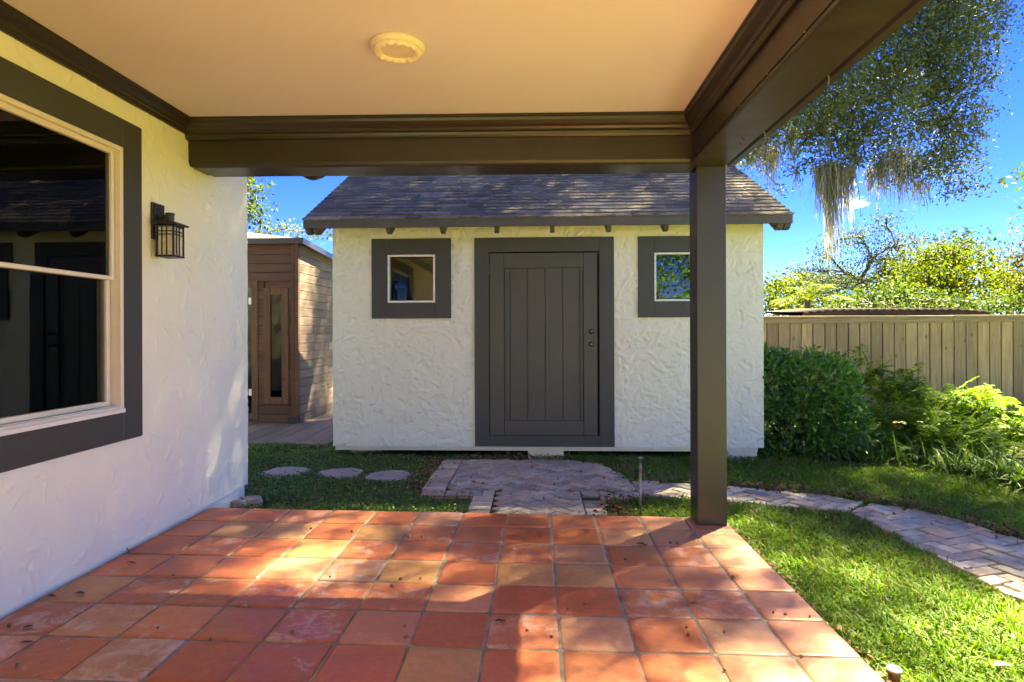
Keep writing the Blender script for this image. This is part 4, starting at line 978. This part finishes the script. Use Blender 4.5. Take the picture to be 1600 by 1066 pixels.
for a in ((1300, 262, 425, 10.8, 30, 230), (1325, 262, 365, 10.9, 22, 120), (1282, 262, 350, 10.7, 18, 80), (1380, 250, 335, 11.0, 22, 120), (1404, 235, 325, 11.1, 24, 110), (1425, 250, 325, 11.2, 18, 60), (1358, 268, 318, 11.0, 14, 50), (1205, 235, 308, 10.6, 22, 90), (1190, 215, 280, 10.5, 22, 70), (1246, 262, 315, 10.8, 6, 24), (1290, 175, 260, 10.6, 20, 50), (1235, 205, 275, 10.5, 14, 40), (1440, 285, 335, 11.3, 20, 50), (1335, 215, 290, 10.9, 26, 70), (1360, 190, 250, 11, 18, 40), (1180, 228, 268, 10.7, 16, 36)):
    moss(*a)

# ------------------------------------------------------------------ trees beyond the fence and round the garden
def pxc(lst): 
    out = []
    for (x, y, Y, rx, ry) in lst:
        p = at_y(x, y, Y); out.append(((p.x, p.y, p.z), (rx * Y / FPX, rx * Y / FPX, ry * Y / FPX)))
    return out
def gb(x, Y): p = at_y(x, 600, Y); return (p.x, Y, GZ)
BG = 'trees beyond the fence'
tree('branchy_tree', 'tall open tree with bare limbs and small pale leaves beyond the fence', gb(1345, 22), tuple(at_y(1345, 440, 22)), pxc([(1290, 395, 22, 22, 18), (1310, 375, 22.5, 20, 18), (1345, 370, 22, 26, 20), (1385, 350, 22, 22, 18), (1400, 385, 22, 26, 24), (1362, 405, 22, 26, 20), (1320, 425, 22, 24, 18), (1390, 430, 21.5, 26, 24), (1275, 425, 22, 20, 16), (1430, 380, 22.5, 22, 14), (1345, 450, 21, 30, 20), (1300, 455, 21, 26, 18), (1450, 372, 23, 14, 10)]), M['pale_leaf'], 50, 15, .105, .024, .20, .24, BG, .22, limb_r=.08, twig_r=.03)
tree('yellow_green_tree', 'broad sunlit yellow-green tree beyond the fence', gb(1485, 19), tuple(at_y(1485, 460, 19)), pxc([(1415, 425, 19, 26, 18), (1450, 405, 19, 30, 20), (1495, 398, 19, 32, 20), (1535, 412, 19, 28, 20), (1565, 440, 18.5, 24, 22), (1505, 435, 18, 36, 24), (1455, 440, 18.2, 32, 24), (1420, 460, 18, 28, 22), (1480, 472, 17.5, 44, 18), (1540, 470, 17.6, 36, 20)]), M['yellow_leaf'], 85, 15, .11, .027, .2, .24, BG, .08, limb_r=.09, twig_r=.03)
tree('round_topped_tree', 'dusky green tree with a dark twiggy crown behind the yellow-green tree', gb(1510, 26), tuple(at_y(1510, 440, 26)), pxc([(1470, 385, 26, 20, 14), (1510, 378, 26, 26, 16), (1545, 392, 26, 22, 14), (1495, 405, 26, 32, 20), (1555, 415, 26, 26, 20)]), M['dark_leaf'], 22, 13, .17, .038, .22, .32, BG, .15, limb_r=.1, twig_r=.035)
tree('dry_crowned_tree', 'tall tree with a brownish dry crown at the end of the fence', gb(1596, 24), tuple(at_y(1596, 450, 24)), pxc([(1585, 410, 24, 20, 16), (1610, 400, 24, 24, 20), (1575, 432, 23.5, 20, 14), (1605, 440, 24, 26, 20), (1650, 400, 24, 30, 30), (1600, 355, 24.5, 12, 14), (1640, 360, 24, 26, 24)]), M['brown_leaf'], 26, 14, .15, .035, .25, .28, BG, .2, limb_r=.1, twig_r=.035)
tree('dark_evergreen', 'dense dark green tree filling the gap behind the fence', gb(1380, 17), tuple(at_y(1380, 480, 17)), pxc([(1360, 470, 17, 34, 22), (1400, 465, 17, 30, 26), (1440, 475, 17, 34, 20), (1330, 480, 17, 30, 14)]), M['dark_leaf'], 110, 14, .10, .03, .16, .2, BG, .08, limb_r=.07, twig_r=.025)
tree('shrubby_tree', 'low bright shrub beside the corner of the shed beyond the fence', gb(1225, 16), tuple(at_y(1225, 490, 16)), pxc([(1205, 465, 16, 20, 26), (1235, 452, 16.5, 26, 20), (1215, 488, 15.5, 26, 12), (1260, 475, 17, 26, 18), (1300, 480, 17, 22, 14)]), M['yellow_leaf'], 110, 15, .10, .03, .1, .2, BG, .08, limb_r=.05, twig_r=.02)
tree('olive_tree', 'dull green tree rising between the shed and the branchy tree', gb(1250, 24), tuple(at_y(1250, 460, 24)), pxc([(1225, 440, 24, 20, 14), (1255, 430, 24, 24, 16), (1205, 452, 24, 16, 14), (1285, 440, 24, 20, 16)]), M['pale_leaf'], 30, 14, .15, .035, .16, .28, BG, .15, limb_r=.07, twig_r=.03)
tree('hedge', 'long low green hedge top running along behind the fence', gb(1430, 15.5), tuple(at_y(1430, 500, 15.5)), pxc([(x, 478 + 6 * math.sin(x), 15.5 + (x % 3) * .5, 26, 15) for x in range(1200, 1680, 34)]), M['dark_leaf'], 110, 15, .10, .026, .1, .2, BG, .05, cat='hedge', limb_r=.04, twig_r=.02)
for bx_, lab, cl in ((1250, 'hazy grey-green tree far behind the palm and shed corner', [(1200, 455, 34, 22, 22), (1235, 450, 34, 26, 22), (1275, 448, 34, 26, 24), (1310, 440, 34, 26, 26)]), (1430, 'hazy grey-green tree far behind the branchy tree', [(1400, 430, 36, 40, 34), (1460, 425, 36, 40, 34)]), (1580, 'hazy grey-green tree far behind the dry crowned tree', [(1565, 448, 34, 26, 24), (1595, 445, 34, 34, 26)])):
    tree('far_tree', lab, gb(bx_, cl[0][2]), tuple(at_y(bx_, 470, cl[0][2])), pxc(cl), M['pale_leaf'], 16, 13, .22, .05, .25, .35, BG, .06, limb_r=.1, twig_r=.04)
# palm behind the fence
pb_ = gb(1262, 14.5); palm = thing('palm', 'small feathery palm with arching sunlit fronds behind the fence', 'palm', pb_)
pt = at_y(1262, 468, 14.5)
o = MB().tube(bent(pb_, pt, 0, 6, .01), [.09, .08, .075, .07, .07, .06], 9).build('trunk', M['bark'], None, True); o.parent = palm; o.matrix_parent_inverse = Matrix.Translation(-Vector(pb_))
def frond(c, az, el, L, droop, leaf_len, name, mat, par, nl=26, w=.012):
    d = np.array([math.cos(az), math.sin(az), 0]); P = []; t = np.linspace(0, 1, nl)
    P = np.array(c)[None] + d[None] * (L * t * math.cos(el))[:, None] + np.array([0, 0, 1])[None] * (L * (math.sin(el) * t - droop * t * t))[:, None]
    T = unit(np.gradient(P, axis=0)); S = unit(np.cross(T, np.array([[0, 0, 1.]]))); Cc_ = []; Dd_ = []; Ll = []
    for s in (-1, 1):
        Cc_.append(P[1:]); Dd_.append(unit(S[1:] * s * .8 + T[1:] * .7 + np.array([[0, 0, -.18]]) + RNG.normal(0, .07, (nl - 1, 3)))); Ll.append(leaf_len * (np.sin(np.clip(t[1:] * 1.05, 0, 1) * math.pi * .92 + .2) * .8 + .22))
    C_, D_, L_ = np.concatenate(Cc_), np.concatenate(Dd_), np.concatenate(Ll)
    return C_, D_, L_, P
def frond_obj(fr, name, mat, par, w, tone=None):
    C_ = np.concatenate([f[0] for f in fr]); D_ = np.concatenate([f[1] for f in fr]); L_ = np.concatenate([f[2] for f in fr]); tn = np.concatenate([np.full(len(f[0]), RNG.uniform(.2, .9)) for f in fr]) if tone is None else tone
    me = leaf_mesh(name, C_, D_, L_, np.full(len(C_), w), np.clip(tn + RNG.normal(0, .08, len(C_)), 0, 1), .3, unit(np.array([[0, 0, 1.]]) + RNG.normal(0, .25, (len(C_), 3))))
    o = link(name, me, mat); o.parent = par; o.matrix_parent_inverse = Matrix.Translation(-Vector(par.location)); return o
for i in range(15):
    frond_obj([frond(pt, i * 2.4, R(random.uniform(15, 65)), random.uniform(.75, 1.05), random.uniform(.35, .6), .33, 'frond', None, None, 24)], 'frond', M['yellow_leaf'], palm, .014)
# trees on the left, behind the sauna
tree('dark_leaved_tree', 'dark-leaved tree rising behind the sauna by the house corner', gb(372, 13), tuple(at_y(372, 420, 13)), pxc([(395, 300, 13, 20, 20), (380, 330, 13, 26, 24), (405, 330, 13, 22, 16), (360, 280, 13, 40, 30), (330, 320, 13, 50, 40), (408, 352, 13.3, 14, 8)]), M['dark_leaf'], 90, 14, .11, .03, .16, .16, 'trees behind the sauna', .1, limb_r=.05, twig_r=.016)
tree('pale_shrub_tree', 'pale yellow-green bush top showing over the sauna roof', gb(440, 16), tuple(at_y(440, 430, 16)), pxc([(420, 362, 16, 20, 10), (445, 358, 16, 20, 8), (470, 362, 16.5, 18, 8), (500, 362, 16.5, 22, 9)]), M['yellow_leaf'], 90, 13, .12, .028, .12, .18, 'trees behind the sauna', .1, limb_r=.05, twig_r=.016)
# trees to the side and behind, seen only in the window panes
rs = random.Random(33)
def round_tree(name, label, x, y, h, r, leaf, dn=3.0):
    cl = []
    for i in range(16):
        a = rs.uniform(0, 6.28); q = rs.uniform(.2, 1) * r; cl.append(((x + math.cos(a) * q, y + math.sin(a) * q, h + rs.uniform(-.6, .5) * r), (r * .42, r * .42, r * .34)))
    tree(name, label, (x, y, GZ), (x, y, h * .62), cl, leaf, dn, 13, .20, .05, .24, .32, 'garden trees out of view', .1, limb_r=.09, twig_r=.03)
round_tree('garden_tree', 'leafy tree reflected in the right shed window', 4.2, -9.5, 4.2, 3.2, M['hedge_leaf'])
round_tree('garden_tree', 'leafy tree behind the patio', -1.5, -13.0, 4.6, 3.4, M['dark_leaf'])

round_tree('garden_tree', 'leafy tree standing past the far end of the fence', 17.5, 17.0, 4.4, 3.0, M['dark_leaf'])
round_tree('garden_tree', 'leafy tree standing well behind the far end of the fence', 22.0, 22.0, 5.0, 3.6, M['pale_leaf'])

# ------------------------------------------------------------------ clipped hedge bush, ferns, strap-leaved clumps
def bush(name, label, lumps, leaf, n, L, Wd, cat='bush', core=True):
    xs_ = [c[0][0] for c in lumps]; ys_ = [c[0][1] for c in lumps]; base = (sum(xs_) / len(xs_), sum(ys_) / len(ys_), GZ); t = thing(name, label, cat, base)
    C = []; D = []; tot = sum(r[0] * r[2] for c, r in lumps)
    for c, r in lumps:
        k = int(n * r[0] * r[2] / tot); d = rand_dirs(k, .15); rad = RNG.uniform(.72, 1.05, (k, 1)) * (1 + .12 * np.sin(d[:, :1] * 7 + c[0]) * np.cos(d[:, 2:] * 6))
        # boxy superellipsoid, as a clipped bush
        p = d / (np.abs(d) ** 3.2).sum(1, keepdims=True) ** (1 / 3.2); P = np.array(c) + p * np.array(r) * rad; keep = P[:, 2] > GZ + .03; C.append(P[keep]); D.append(unit(d + RNG.normal(0, .65, d.shape) + np.array([[0, 0, .25]]))[keep])
    C = np.concatenate(C); D = np.concatenate(D); k = len(C)
    nrm = unit(D * .3 + rand_dirs(k, 1.0)); me = leaf_mesh('foliage', C, D, RNG.uniform(.6, 1.25, k) * L, RNG.uniform(.7, 1.2, k) * Wd, np.clip(RNG.normal(.45, .25, k), 0, 1), .3, nrm)
    o = link('foliage', me, leaf); o.parent = t; o.matrix_parent_inverse = Matrix.Translation(-Vector(base))
    m = MB()
    for c, r in lumps:
        for i in range(10):
            e = (c[0] + random.uniform(-.75, .75) * r[0], c[1] + random.uniform(-.7, .7) * r[1], c[2] + random.uniform(-.2, .75) * r[2]); m.tube(bent((c[0] + random.uniform(-.2, .2), c[1] + random.uniform(-.15, .15), GZ - .02), e, .05, 4, .05), [.014, .011, .008, .004], 5, False)
    o = m.build('stems', M['bark'], None, True); o.parent = t; o.matrix_parent_inverse = Matrix.Translation(-Vector(base)); return t
bush('clipped_bush', 'rounded dark green glossy bush beside the shed corner', [((2.92, 7.15, .42), (.52, .55, .56)), ((3.28, 7.25, .46), (.36, .5, .56)), ((2.70, 7.55, .50), (.36, .5, .60)), ((3.32, 7.0, .22), (.30, .4, .36))], M['hedge_leaf'], 15000, .068, .017)
def fern(px, py, Y, n, L, name, label, mat, leaf_len=.12, tone=(.2, .95)):
    b = at_y(px, py, Y); base = (b.x, Y, GZ); t = thing(name, label, 'fern', base, 'ferns in the bed'); top = Vector((b.x, Y, max(GZ + .05, b.z - L * .55)))
    for i in range(n):
        az = i * 2.4 + random.uniform(-.4, .4); c = top + Vector((random.uniform(-.12, .12), random.uniform(-.12, .12), random.uniform(-.25, .12)))
        fr = frond(c, az, R(random.uniform(25, 75)), L * random.uniform(.7, 1.15), random.uniform(.25, .6), leaf_len, 'frond', None, None, 20)
        f = frond_obj([fr], 'frond', mat, t, .013)
    m = MB()
    for i in range(6): m.tube(bent((b.x + random.uniform(-.06, .06), Y + random.uniform(-.06, .06), GZ), top + Vector((random.uniform(-.08, .08), random.uniform(-.08, .08), random.uniform(-.2, .1))), .02, 4, .03), .006, 5, False)
    o = m.build('stems', M['bark'], None, True); o.parent = t; o.matrix_parent_inverse = Matrix.Translation(-Vector(base))
fl = [((1348, 560), 8.9, 'tallest fern spray standing up against the fence'), ((1385, 585), 8.4, 'fern beside the clipped bush'), ((1420, 585), 8.7, 'fern in front of the mossy fence boards'), ((1455, 600), 8.3, 'sunlit fern in the middle of the bed'), ((1500, 605), 8.7, 'bright yellow-green fern below the fence'), ((1545, 615), 8.5, 'yellow-green fern with a long arching frond'),
      ((1590, 655), 8.3, 'fern at the open end of the bed'), ((1370, 625), 7.6, 'low fern against the clipped bush'), ((1410, 635), 7.4, 'leafy fern in the second row beside the bush'), ((1455, 640), 7.3, 'leafy fern in the middle of the second row'), ((1505, 650), 7.2, 'leafy fern in the second row below the bright fern'), ((1555, 668), 7.0, 'drooping fern over the strap-leaved clump'),
      ((1640, 650), 7.8, 'fern beyond the end of the bed'), ((1720, 650), 8.2, 'fern past the far end of the bed by the fence'), ((1400, 675), 6.9, 'shaded low fern at the front of the bed'), ((1470, 685), 6.8, 'shaded low fern in the middle of the front row'), ((1535, 700), 6.6, 'shaded low fern next to the strap leaves')]
for (p_, Y, lab) in fl: fern(p_[0], p_[1] - 8, Y, 34, .68, 'fern', lab, M['fern_leaf'], .13)
def strap(px, py, Y, n, L, label):
    b = at_z(px, py, GZ); base = (b.x, b.y, GZ); t = thing('strap_leaf_clump', label, 'plant', base, 'strap-leaved clumps edging the bed'); V = []; Fc = []; rn = []; K = 6
    for i in range(n):
        az = random.uniform(0, 6.28); el = R(random.uniform(35, 82)); le = L * random.uniform(.6, 1.2); w0 = random.uniform(.006, .011); c0 = np.array([b.x + random.gauss(0, .09), b.y + random.gauss(0, .07), GZ - .01]); d = np.array([math.cos(az), math.sin(az), 0]); s = np.array([-d[1], d[0], 0]); bb = len(V); dr = random.uniform(.25, .7)
        for k in range(K + 1):
            t_ = k / K; c = c0 + d * le * t_ * math.cos(el) + np.array([0, 0, le * (math.sin(el) * t_ - dr * t_ * t_)]); c[2] = max(c[2], GZ + .01); w_ = w0 * (1 - t_ ** 2.2) + .0008; V += [c - s * w_, c + s * w_]
            if k < K: Fc.append((bb + 2 * k, bb + 2 * k + 1, bb + 2 * k + 3, bb + 2 * k + 2))
        rn += [random.random()] * (2 * K + 2)
    me = fast_mesh('leaves', np.array(V), np.array(Fc), np.full(len(Fc), 4)); set_attr(me, 'rnd', rn); o = link('leaves', me, M['lily_leaf']); o.parent = t; o.matrix_parent_inverse = Matrix.Translation(-Vector(base))
for px, py, n, L, lab in ((1375, 722, 90, .42, 'strap-leaved clump at the foot of the clipped bush'), (1430, 728, 110, .46, 'strap-leaved clump below the shaded ferns'), (1490, 738, 120, .5, 'strap-leaved clump in the middle of the bed edge'), (1540, 748, 130, .52, 'arching strap-leaved clump near the end of the bed'), (1590, 760, 140, .55, 'large arching strap-leaved clump at the end of the bed'), (1640, 770, 140, .55, 'strap-leaved clump past the end of the bed'), (1345, 722, 60, .34, 'small strap-leaved clump under the clipped bush')):
    strap(px, py, 0, n, L, lab)

# ------------------------------------------------------------------ grass, ground cover and leaf litter (uncountable)
polys = [pad, neck, path1, path1b, path2, [(-1.03, 5.12), (-.36, 5.12), (-.36, 5.32), (-.80, 5.32), (-.80, 6.62), (-1.03, 6.62)], [(-.55, 4.38), (-.36, 4.38), (-.36, 5.13), (-.55, 5.13)], [(.36, 4.38), (.54, 4.38), (.54, 5.3), (.36, 5.3)]]
def inside(P, poly):
    r = np.zeros(len(P), bool); j = len(poly) - 1
    for i in range(len(poly)):
        a, b = poly[i], poly[j]; c = ((a[1] > P[:, 1]) != (b[1] > P[:, 1])) & (P[:, 0] < (b[0] - a[0]) * (P[:, 1] - a[1]) / (b[1] - a[1] + 1e-12) + a[0]); r ^= c; j = i
    return r
def scatter(x0, x1, y0, y1, dens):
    n = int((x1 - x0) * (y1 - y0) * dens); return np.stack([RNG.uniform(x0, x1, n), RNG.uniform(y0, y1, n)], 1)
def off_path(P):
    k = ~((P[:, 0] > PX0 - .2) & (P[:, 0] < PX1 + .012) & (P[:, 1] < PY1 + .012))
    Q = P + RNG.normal(0, .018, P.shape)
    for pl in polys: k &= ~inside(Q, pl)
    for x, y, r_ in stones_at: k &= ((P[:, 0] - x) / r_) ** 2 + ((P[:, 1] - y) / (r_ * .92)) ** 2 > 1
    return P[k]
stones_at = []
for o in COL.objects:
    if o.name.startswith('stepping_stone'): stones_at.append((o.location.x, o.location.y, .215))
def vnoise(P, s, seed):
    r = np.random.default_rng(seed); G = r.uniform(0, 1, (64, 64)); U = P / s + 100; i = U.astype(int); f = U - i; f = f * f * (3 - 2 * f); g_ = lambda a, b: G[a % 64, b % 64]
    return (g_(i[:, 0], i[:, 1]) * (1 - f[:, 0]) + g_(i[:, 0] + 1, i[:, 1]) * f[:, 0]) * (1 - f[:, 1]) + (g_(i[:, 0], i[:, 1] + 1) * (1 - f[:, 0]) + g_(i[:, 0] + 1, i[:, 1] + 1) * f[:, 0]) * f[:, 1]
def blades(name, P, Lr, Wr, lean, mat, dry=.12, z=GZ - .012):
    n = len(P); pn = vnoise(P, .35, 1); L = RNG.uniform(*Lr, n) * (.65 + .7 * pn); W_ = RNG.uniform(*Wr, n); az = RNG.uniform(0, 6.28, n); ln = RNG.uniform(*lean, n); K = 3
    d = np.stack([np.cos(az), np.sin(az), np.zeros(n)], 1); s = np.stack([-np.sin(az), np.cos(az), np.zeros(n)], 1); V = np.empty((n, 2 * K + 1, 3), np.float32); b0 = np.concatenate([P, np.full((n, 1), z)], 1)
    for k in range(K + 1):
        t = k / K; c = b0 + d * (L * ln * t * (.35 + .65 * t))[:, None] + np.array([[0, 0, 1.]]) * (L * (t - ln * .45 * t * t))[:, None]; w_ = (W_ * (1 - t * .35))[:, None]
        if k < K: V[:, 2 * k] = c - s * w_; V[:, 2 * k + 1] = c + s * w_
        else: V[:, 2 * K] = c
    b = (np.arange(n) * (2 * K + 1))[:, None]; F = []; lt_ = []
    q = np.concatenate([b + np.array([[2 * k, 2 * k + 1, 2 * k + 3, 2 * k + 2]]) for k in range(K - 1)], 1).reshape(-1, 4); tri = b + np.array([[2 * K - 2, 2 * K - 1, 2 * K]])
    fi = np.concatenate([q.ravel(), tri.ravel()]); lt_ = np.concatenate([np.full(len(q), 4), np.full(len(tri), 3)])
    rn = np.clip(.3 + .5 * vnoise(P, .6, 5) + RNG.normal(0, .16, n), .22, 1); dm = RNG.random(n) < dry * (.4 + 1.4 * vnoise(P, .4, 9)); rn[dm] = RNG.uniform(0, .12, dm.sum())
    me = fast_mesh(name, V.reshape(-1, 3), fi, lt_); set_attr(me, 'rnd', np.repeat(rn, 2 * K + 1)); return link(name, me, mat)
P = np.concatenate([scatter(1.3, 2.75, 1.7, 3.6, 7800), scatter(1.3, 3.0, 3.6, 5.3, 5200), scatter(3.0, 5.4, 2.6, 5.3, 2600), scatter(1.3, 6.5, -.6, 1.7, 1400), scatter(2.75, 6.5, 1.7, 2.6, 1600), scatter(5.4, 9.0, 2.0, 6.0, 1300)])
o = blades('lawn_grass', off_path(P), (.045, .10), (.0028, .0052), (.35, 1.15), M['grass'], .09); tag(o, 'broad-bladed green lawn grass beside the patio', 'grass', kind='stuff')
P = np.concatenate([scatter(.45, 2.4, 5.2, 6.9, 2600), scatter(2.4, 6.2, 4.2, 7.0, 2900), scatter(.52, 1.35, 4.36, 5.1, 3800), scatter(6.0, 10.5, 6.0, 10.6, 900)]); P = P[~((P[:, 0] > 3.0) & (P[:, 0] < 6.0) & (P[:, 1] > 6.55))]
o = blades('lawn_grass', off_path(P), (.05, .105), (.003, .0055), (.3, 1.1), M['grass'], .07); tag(o, 'green grass strip between brick path and planting bed', 'grass', kind='stuff')
def cover(name, P, mat, L=(.014, .03), h=(.005, .05)):
    n = len(P); D = rand_dirs(n, .25); C = np.concatenate([P, (GZ - .01 + RNG.uniform(*h, n) * (.4 + vnoise(P, .3, 3)))[:, None]], 1); le = RNG.uniform(*L, n)
    rn = np.clip(.35 + .45 * vnoise(P, .5, 6) + RNG.normal(0, .15, n), .25, 1); dm = RNG.random(n) < .26 * (vnoise(P, .33, 12) > .5) + .05; rn[dm] = RNG.uniform(0, .2, dm.sum())
    return link(name, leaf_mesh(name, C, D, le, le * .38, rn, .2, unit(np.array([[0, 0, 1.3]]) + RNG.normal(0, .5, (n, 3)))), mat)
P = off_path(np.concatenate([scatter(-4.2, -.9, 4.95, 7.5, 6800), scatter(-2.32, -.5, 4.37, 4.97, 9000), scatter(-1.0, 2.3, 6.55, 6.95, 4200), scatter(.5, 1.5, 5.6, 6.6, 3500)])); P = P[~((P[:, 0] < -2.4) & (P[:, 1] < 4.99))]
o = cover('ground_cover', P, M['cover']); tag(o, 'low leafy ground cover around the stepping stones', 'ground cover', kind='stuff')
P = off_path(np.concatenate([scatter(-4.0, -.9, 4.99, 7.3, 900), scatter(-2.3, -.5, 4.37, 4.99, 1000)]))
o = blades('thin_grass', P, (.03, .075), (.0016, .003), (.3, 1.1), M['grass'], .2); tag(o, 'thin grass growing through the ground cover', 'grass', kind='stuff')
# litter of dry leaves along the path edges
def along(pts, n, sg):
    pts = np.array(pts); seg = np.linalg.norm(np.diff(pts, axis=0), axis=1); cs = np.concatenate([[0], np.cumsum(seg)]); u = RNG.uniform(0, cs[-1], n); i = np.clip(np.searchsorted(cs, u) - 1, 0, len(seg) - 1); t = ((u - cs[i]) / seg[i])[:, None]
    return pts[i] * (1 - t) + pts[i + 1] * t + RNG.normal(0, 1, (n, 2)) * sg
P = np.concatenate([along([(1.0, 5.72), (1.67, 5.56), (2.4, 5.32), (2.68, 5.12), (2.98, 4.88), (3.12, 4.55), (3.25, 4.1), (3.33, 3.4)], 1500, .07), along([(-1.1, 5.2), (-1.1, 6.6)], 260, .07), along([(.4, 6.66), (-.9, 6.70)], 420, .06), along([(.56, 4.42), (.62, 4.95), (.9, 5.1)], 260, .08), along([(.7, 6.5), (1.05, 5.8)], 160, .1), scatter(-3, .9, 5, 6.8, 60), scatter(1.6, 2.4, 5.5, 6.5, 130), scatter(2.3, 4.2, 6.35, 6.8, 380), scatter(1.32, 3.1, 2.0, 5.2, 16), along([(1.325, 2.2), (1.325, 4.3)], 240, .03)])
n = len(P); C = np.concatenate([P, (GZ + .032 + RNG.uniform(0, .018, n))[:, None]], 1); D = rand_dirs(n); D[:, 2] *= .35; D = unit(D); le = RNG.uniform(.018, .05, n)
o = link('leaf_litter', leaf_mesh('leaf_litter', C, D, le, le * .26, None, .35, unit(np.array([[0, 0, 1.]]) + RNG.normal(0, .35, (n, 3)))), M['litter']); tag(o, 'reddish-brown dry leaf litter along the path edges', 'leaf litter', kind='stuff')

# ------------------------------------------------------------------ acorns and single leaves on the tiles
am = MB().lathe([(.0015, 0), (.0055, .002), (.0075, .007), (.0078, .011), (.0085, .0112), (.008, .0145), (.004, .017), (.001, .020)], (0, 0, 0), 9).mesh('acorn', True); am.materials.append(M['acorn'])
def on_tile(px, py):
    d = ray(px, py); t = -CAMH / (d.z + TS * d.x); return Vector((0, 0, CAMH)) + d * t
ac = [(488, 827), (552, 832), (658, 840), (640, 840), (517, 902), (629, 905), (657, 904), (614, 917), (633, 978), (458, 992), (246, 985), (330, 1000), (14, 981), (25, 1043), (272, 900), (888, 954), (911, 944), (975, 876), (1047, 849), (1059, 852), (1086, 943), (1129, 1048), (1142, 902), (1131, 989), (1074, 981), (1077, 993), (860, 995), (822, 987), (632, 998), (1341, 1017), (1252, 1029), (1207, 957), (1225, 960), (1267, 965)]
for px, py in ac:
    p = on_tile(px, py); o = bpy.data.objects.new('acorn', am); COL.objects.link(o); o.location = (p.x, p.y, p.z + .006); s = random.uniform(.6, 1.05); o.scale = (s, s, s); o.rotation_euler = (R(random.uniform(60, 110)), 0, random.uniform(0, 6.28))
    tag(o, 'small brown acorn lying on the terracotta tiles', 'acorn', 'acorns scattered on the patio')
def dead_leaf(p, L, rot, tone, label, group):
    v = []; rr_ = random.Random(int(p.x * 1000)); n = 7
    for i in range(n):
        t = i / (n - 1); w_ = L * .26 * math.sin(math.pi * min(1, t * .94 + .04)) * rr_.uniform(.8, 1.15); z = .004 + .10 * L * math.sin(t * 2.6 + 1) ** 2
        v += [((t - .5) * L, -w_, z + w_ * .35), ((t - .5) * L, 0, z), ((t - .5) * L, w_, z + w_ * .28)]
    f = []
    for i in range(n - 1): b = i * 3; f += [(b, b + 3, b + 4, b + 1), (b + 1, b + 4, b + 5, b + 2)]
    me = bpy.data.meshes.new('fallen_leaf'); me.from_pydata(v, [], f); me.update(); set_attr(me, 'rnd', [tone] * len(v))
    o = link('fallen_leaf', me, M['litter']); o.location = p; o.rotation_euler = (0, 0, rot); tag(o, label, 'leaf', group)
for px, py, L, rot, tone, lab in ((205, 882, .055, .2, .05, 'curled dark red leaf on a tile near the wall'), (42, 1007, .05, .5, .25, 'brown curled leaf near the wall in front of the window'), (44, 982, .04, 1, .1, 'small red leaf in a tile joint by the wall'), (125, 930, .05, .4, .3, 'dry leaf with stem on the tan tile by the wall'), (80, 934, .045, .1, .1, 'dark red leaf in the wall joint beside the tan tile'), (172, 1062, .03, .3, .95, 'small yellow leaf on the tiles'), (782, 973, .05, .3, .0, 'thin dark leaf lying flat on a tile'), (1003, 853, .07, -.1, .0, 'thin twig-like dark leaf near the post')):
    dead_leaf(on_tile(px, py) + Vector((0, 0, .002)), L, rot, tone, lab, 'single leaves on the patio')
p = at_z(1567, 1038, GZ + .06); dead_leaf(Vector((p.x, p.y, GZ + .05)), .085, .3, .85, 'large tan dead leaf lying on the sunlit lawn', 'single leaves on the lawn')
m = MB(); tw = on_tile(198, 862); m.tube([(tw.x - .05, tw.y + .03, tw.z + .07), (tw.x - .01, tw.y + .005, tw.z + .03), (tw.x + .03, tw.y - .02, tw.z + .004)], .0025, 5)
tag(m.build('twig', M['bark']), 'thin twig leaning in the corner between wall and tiles', 'twig')
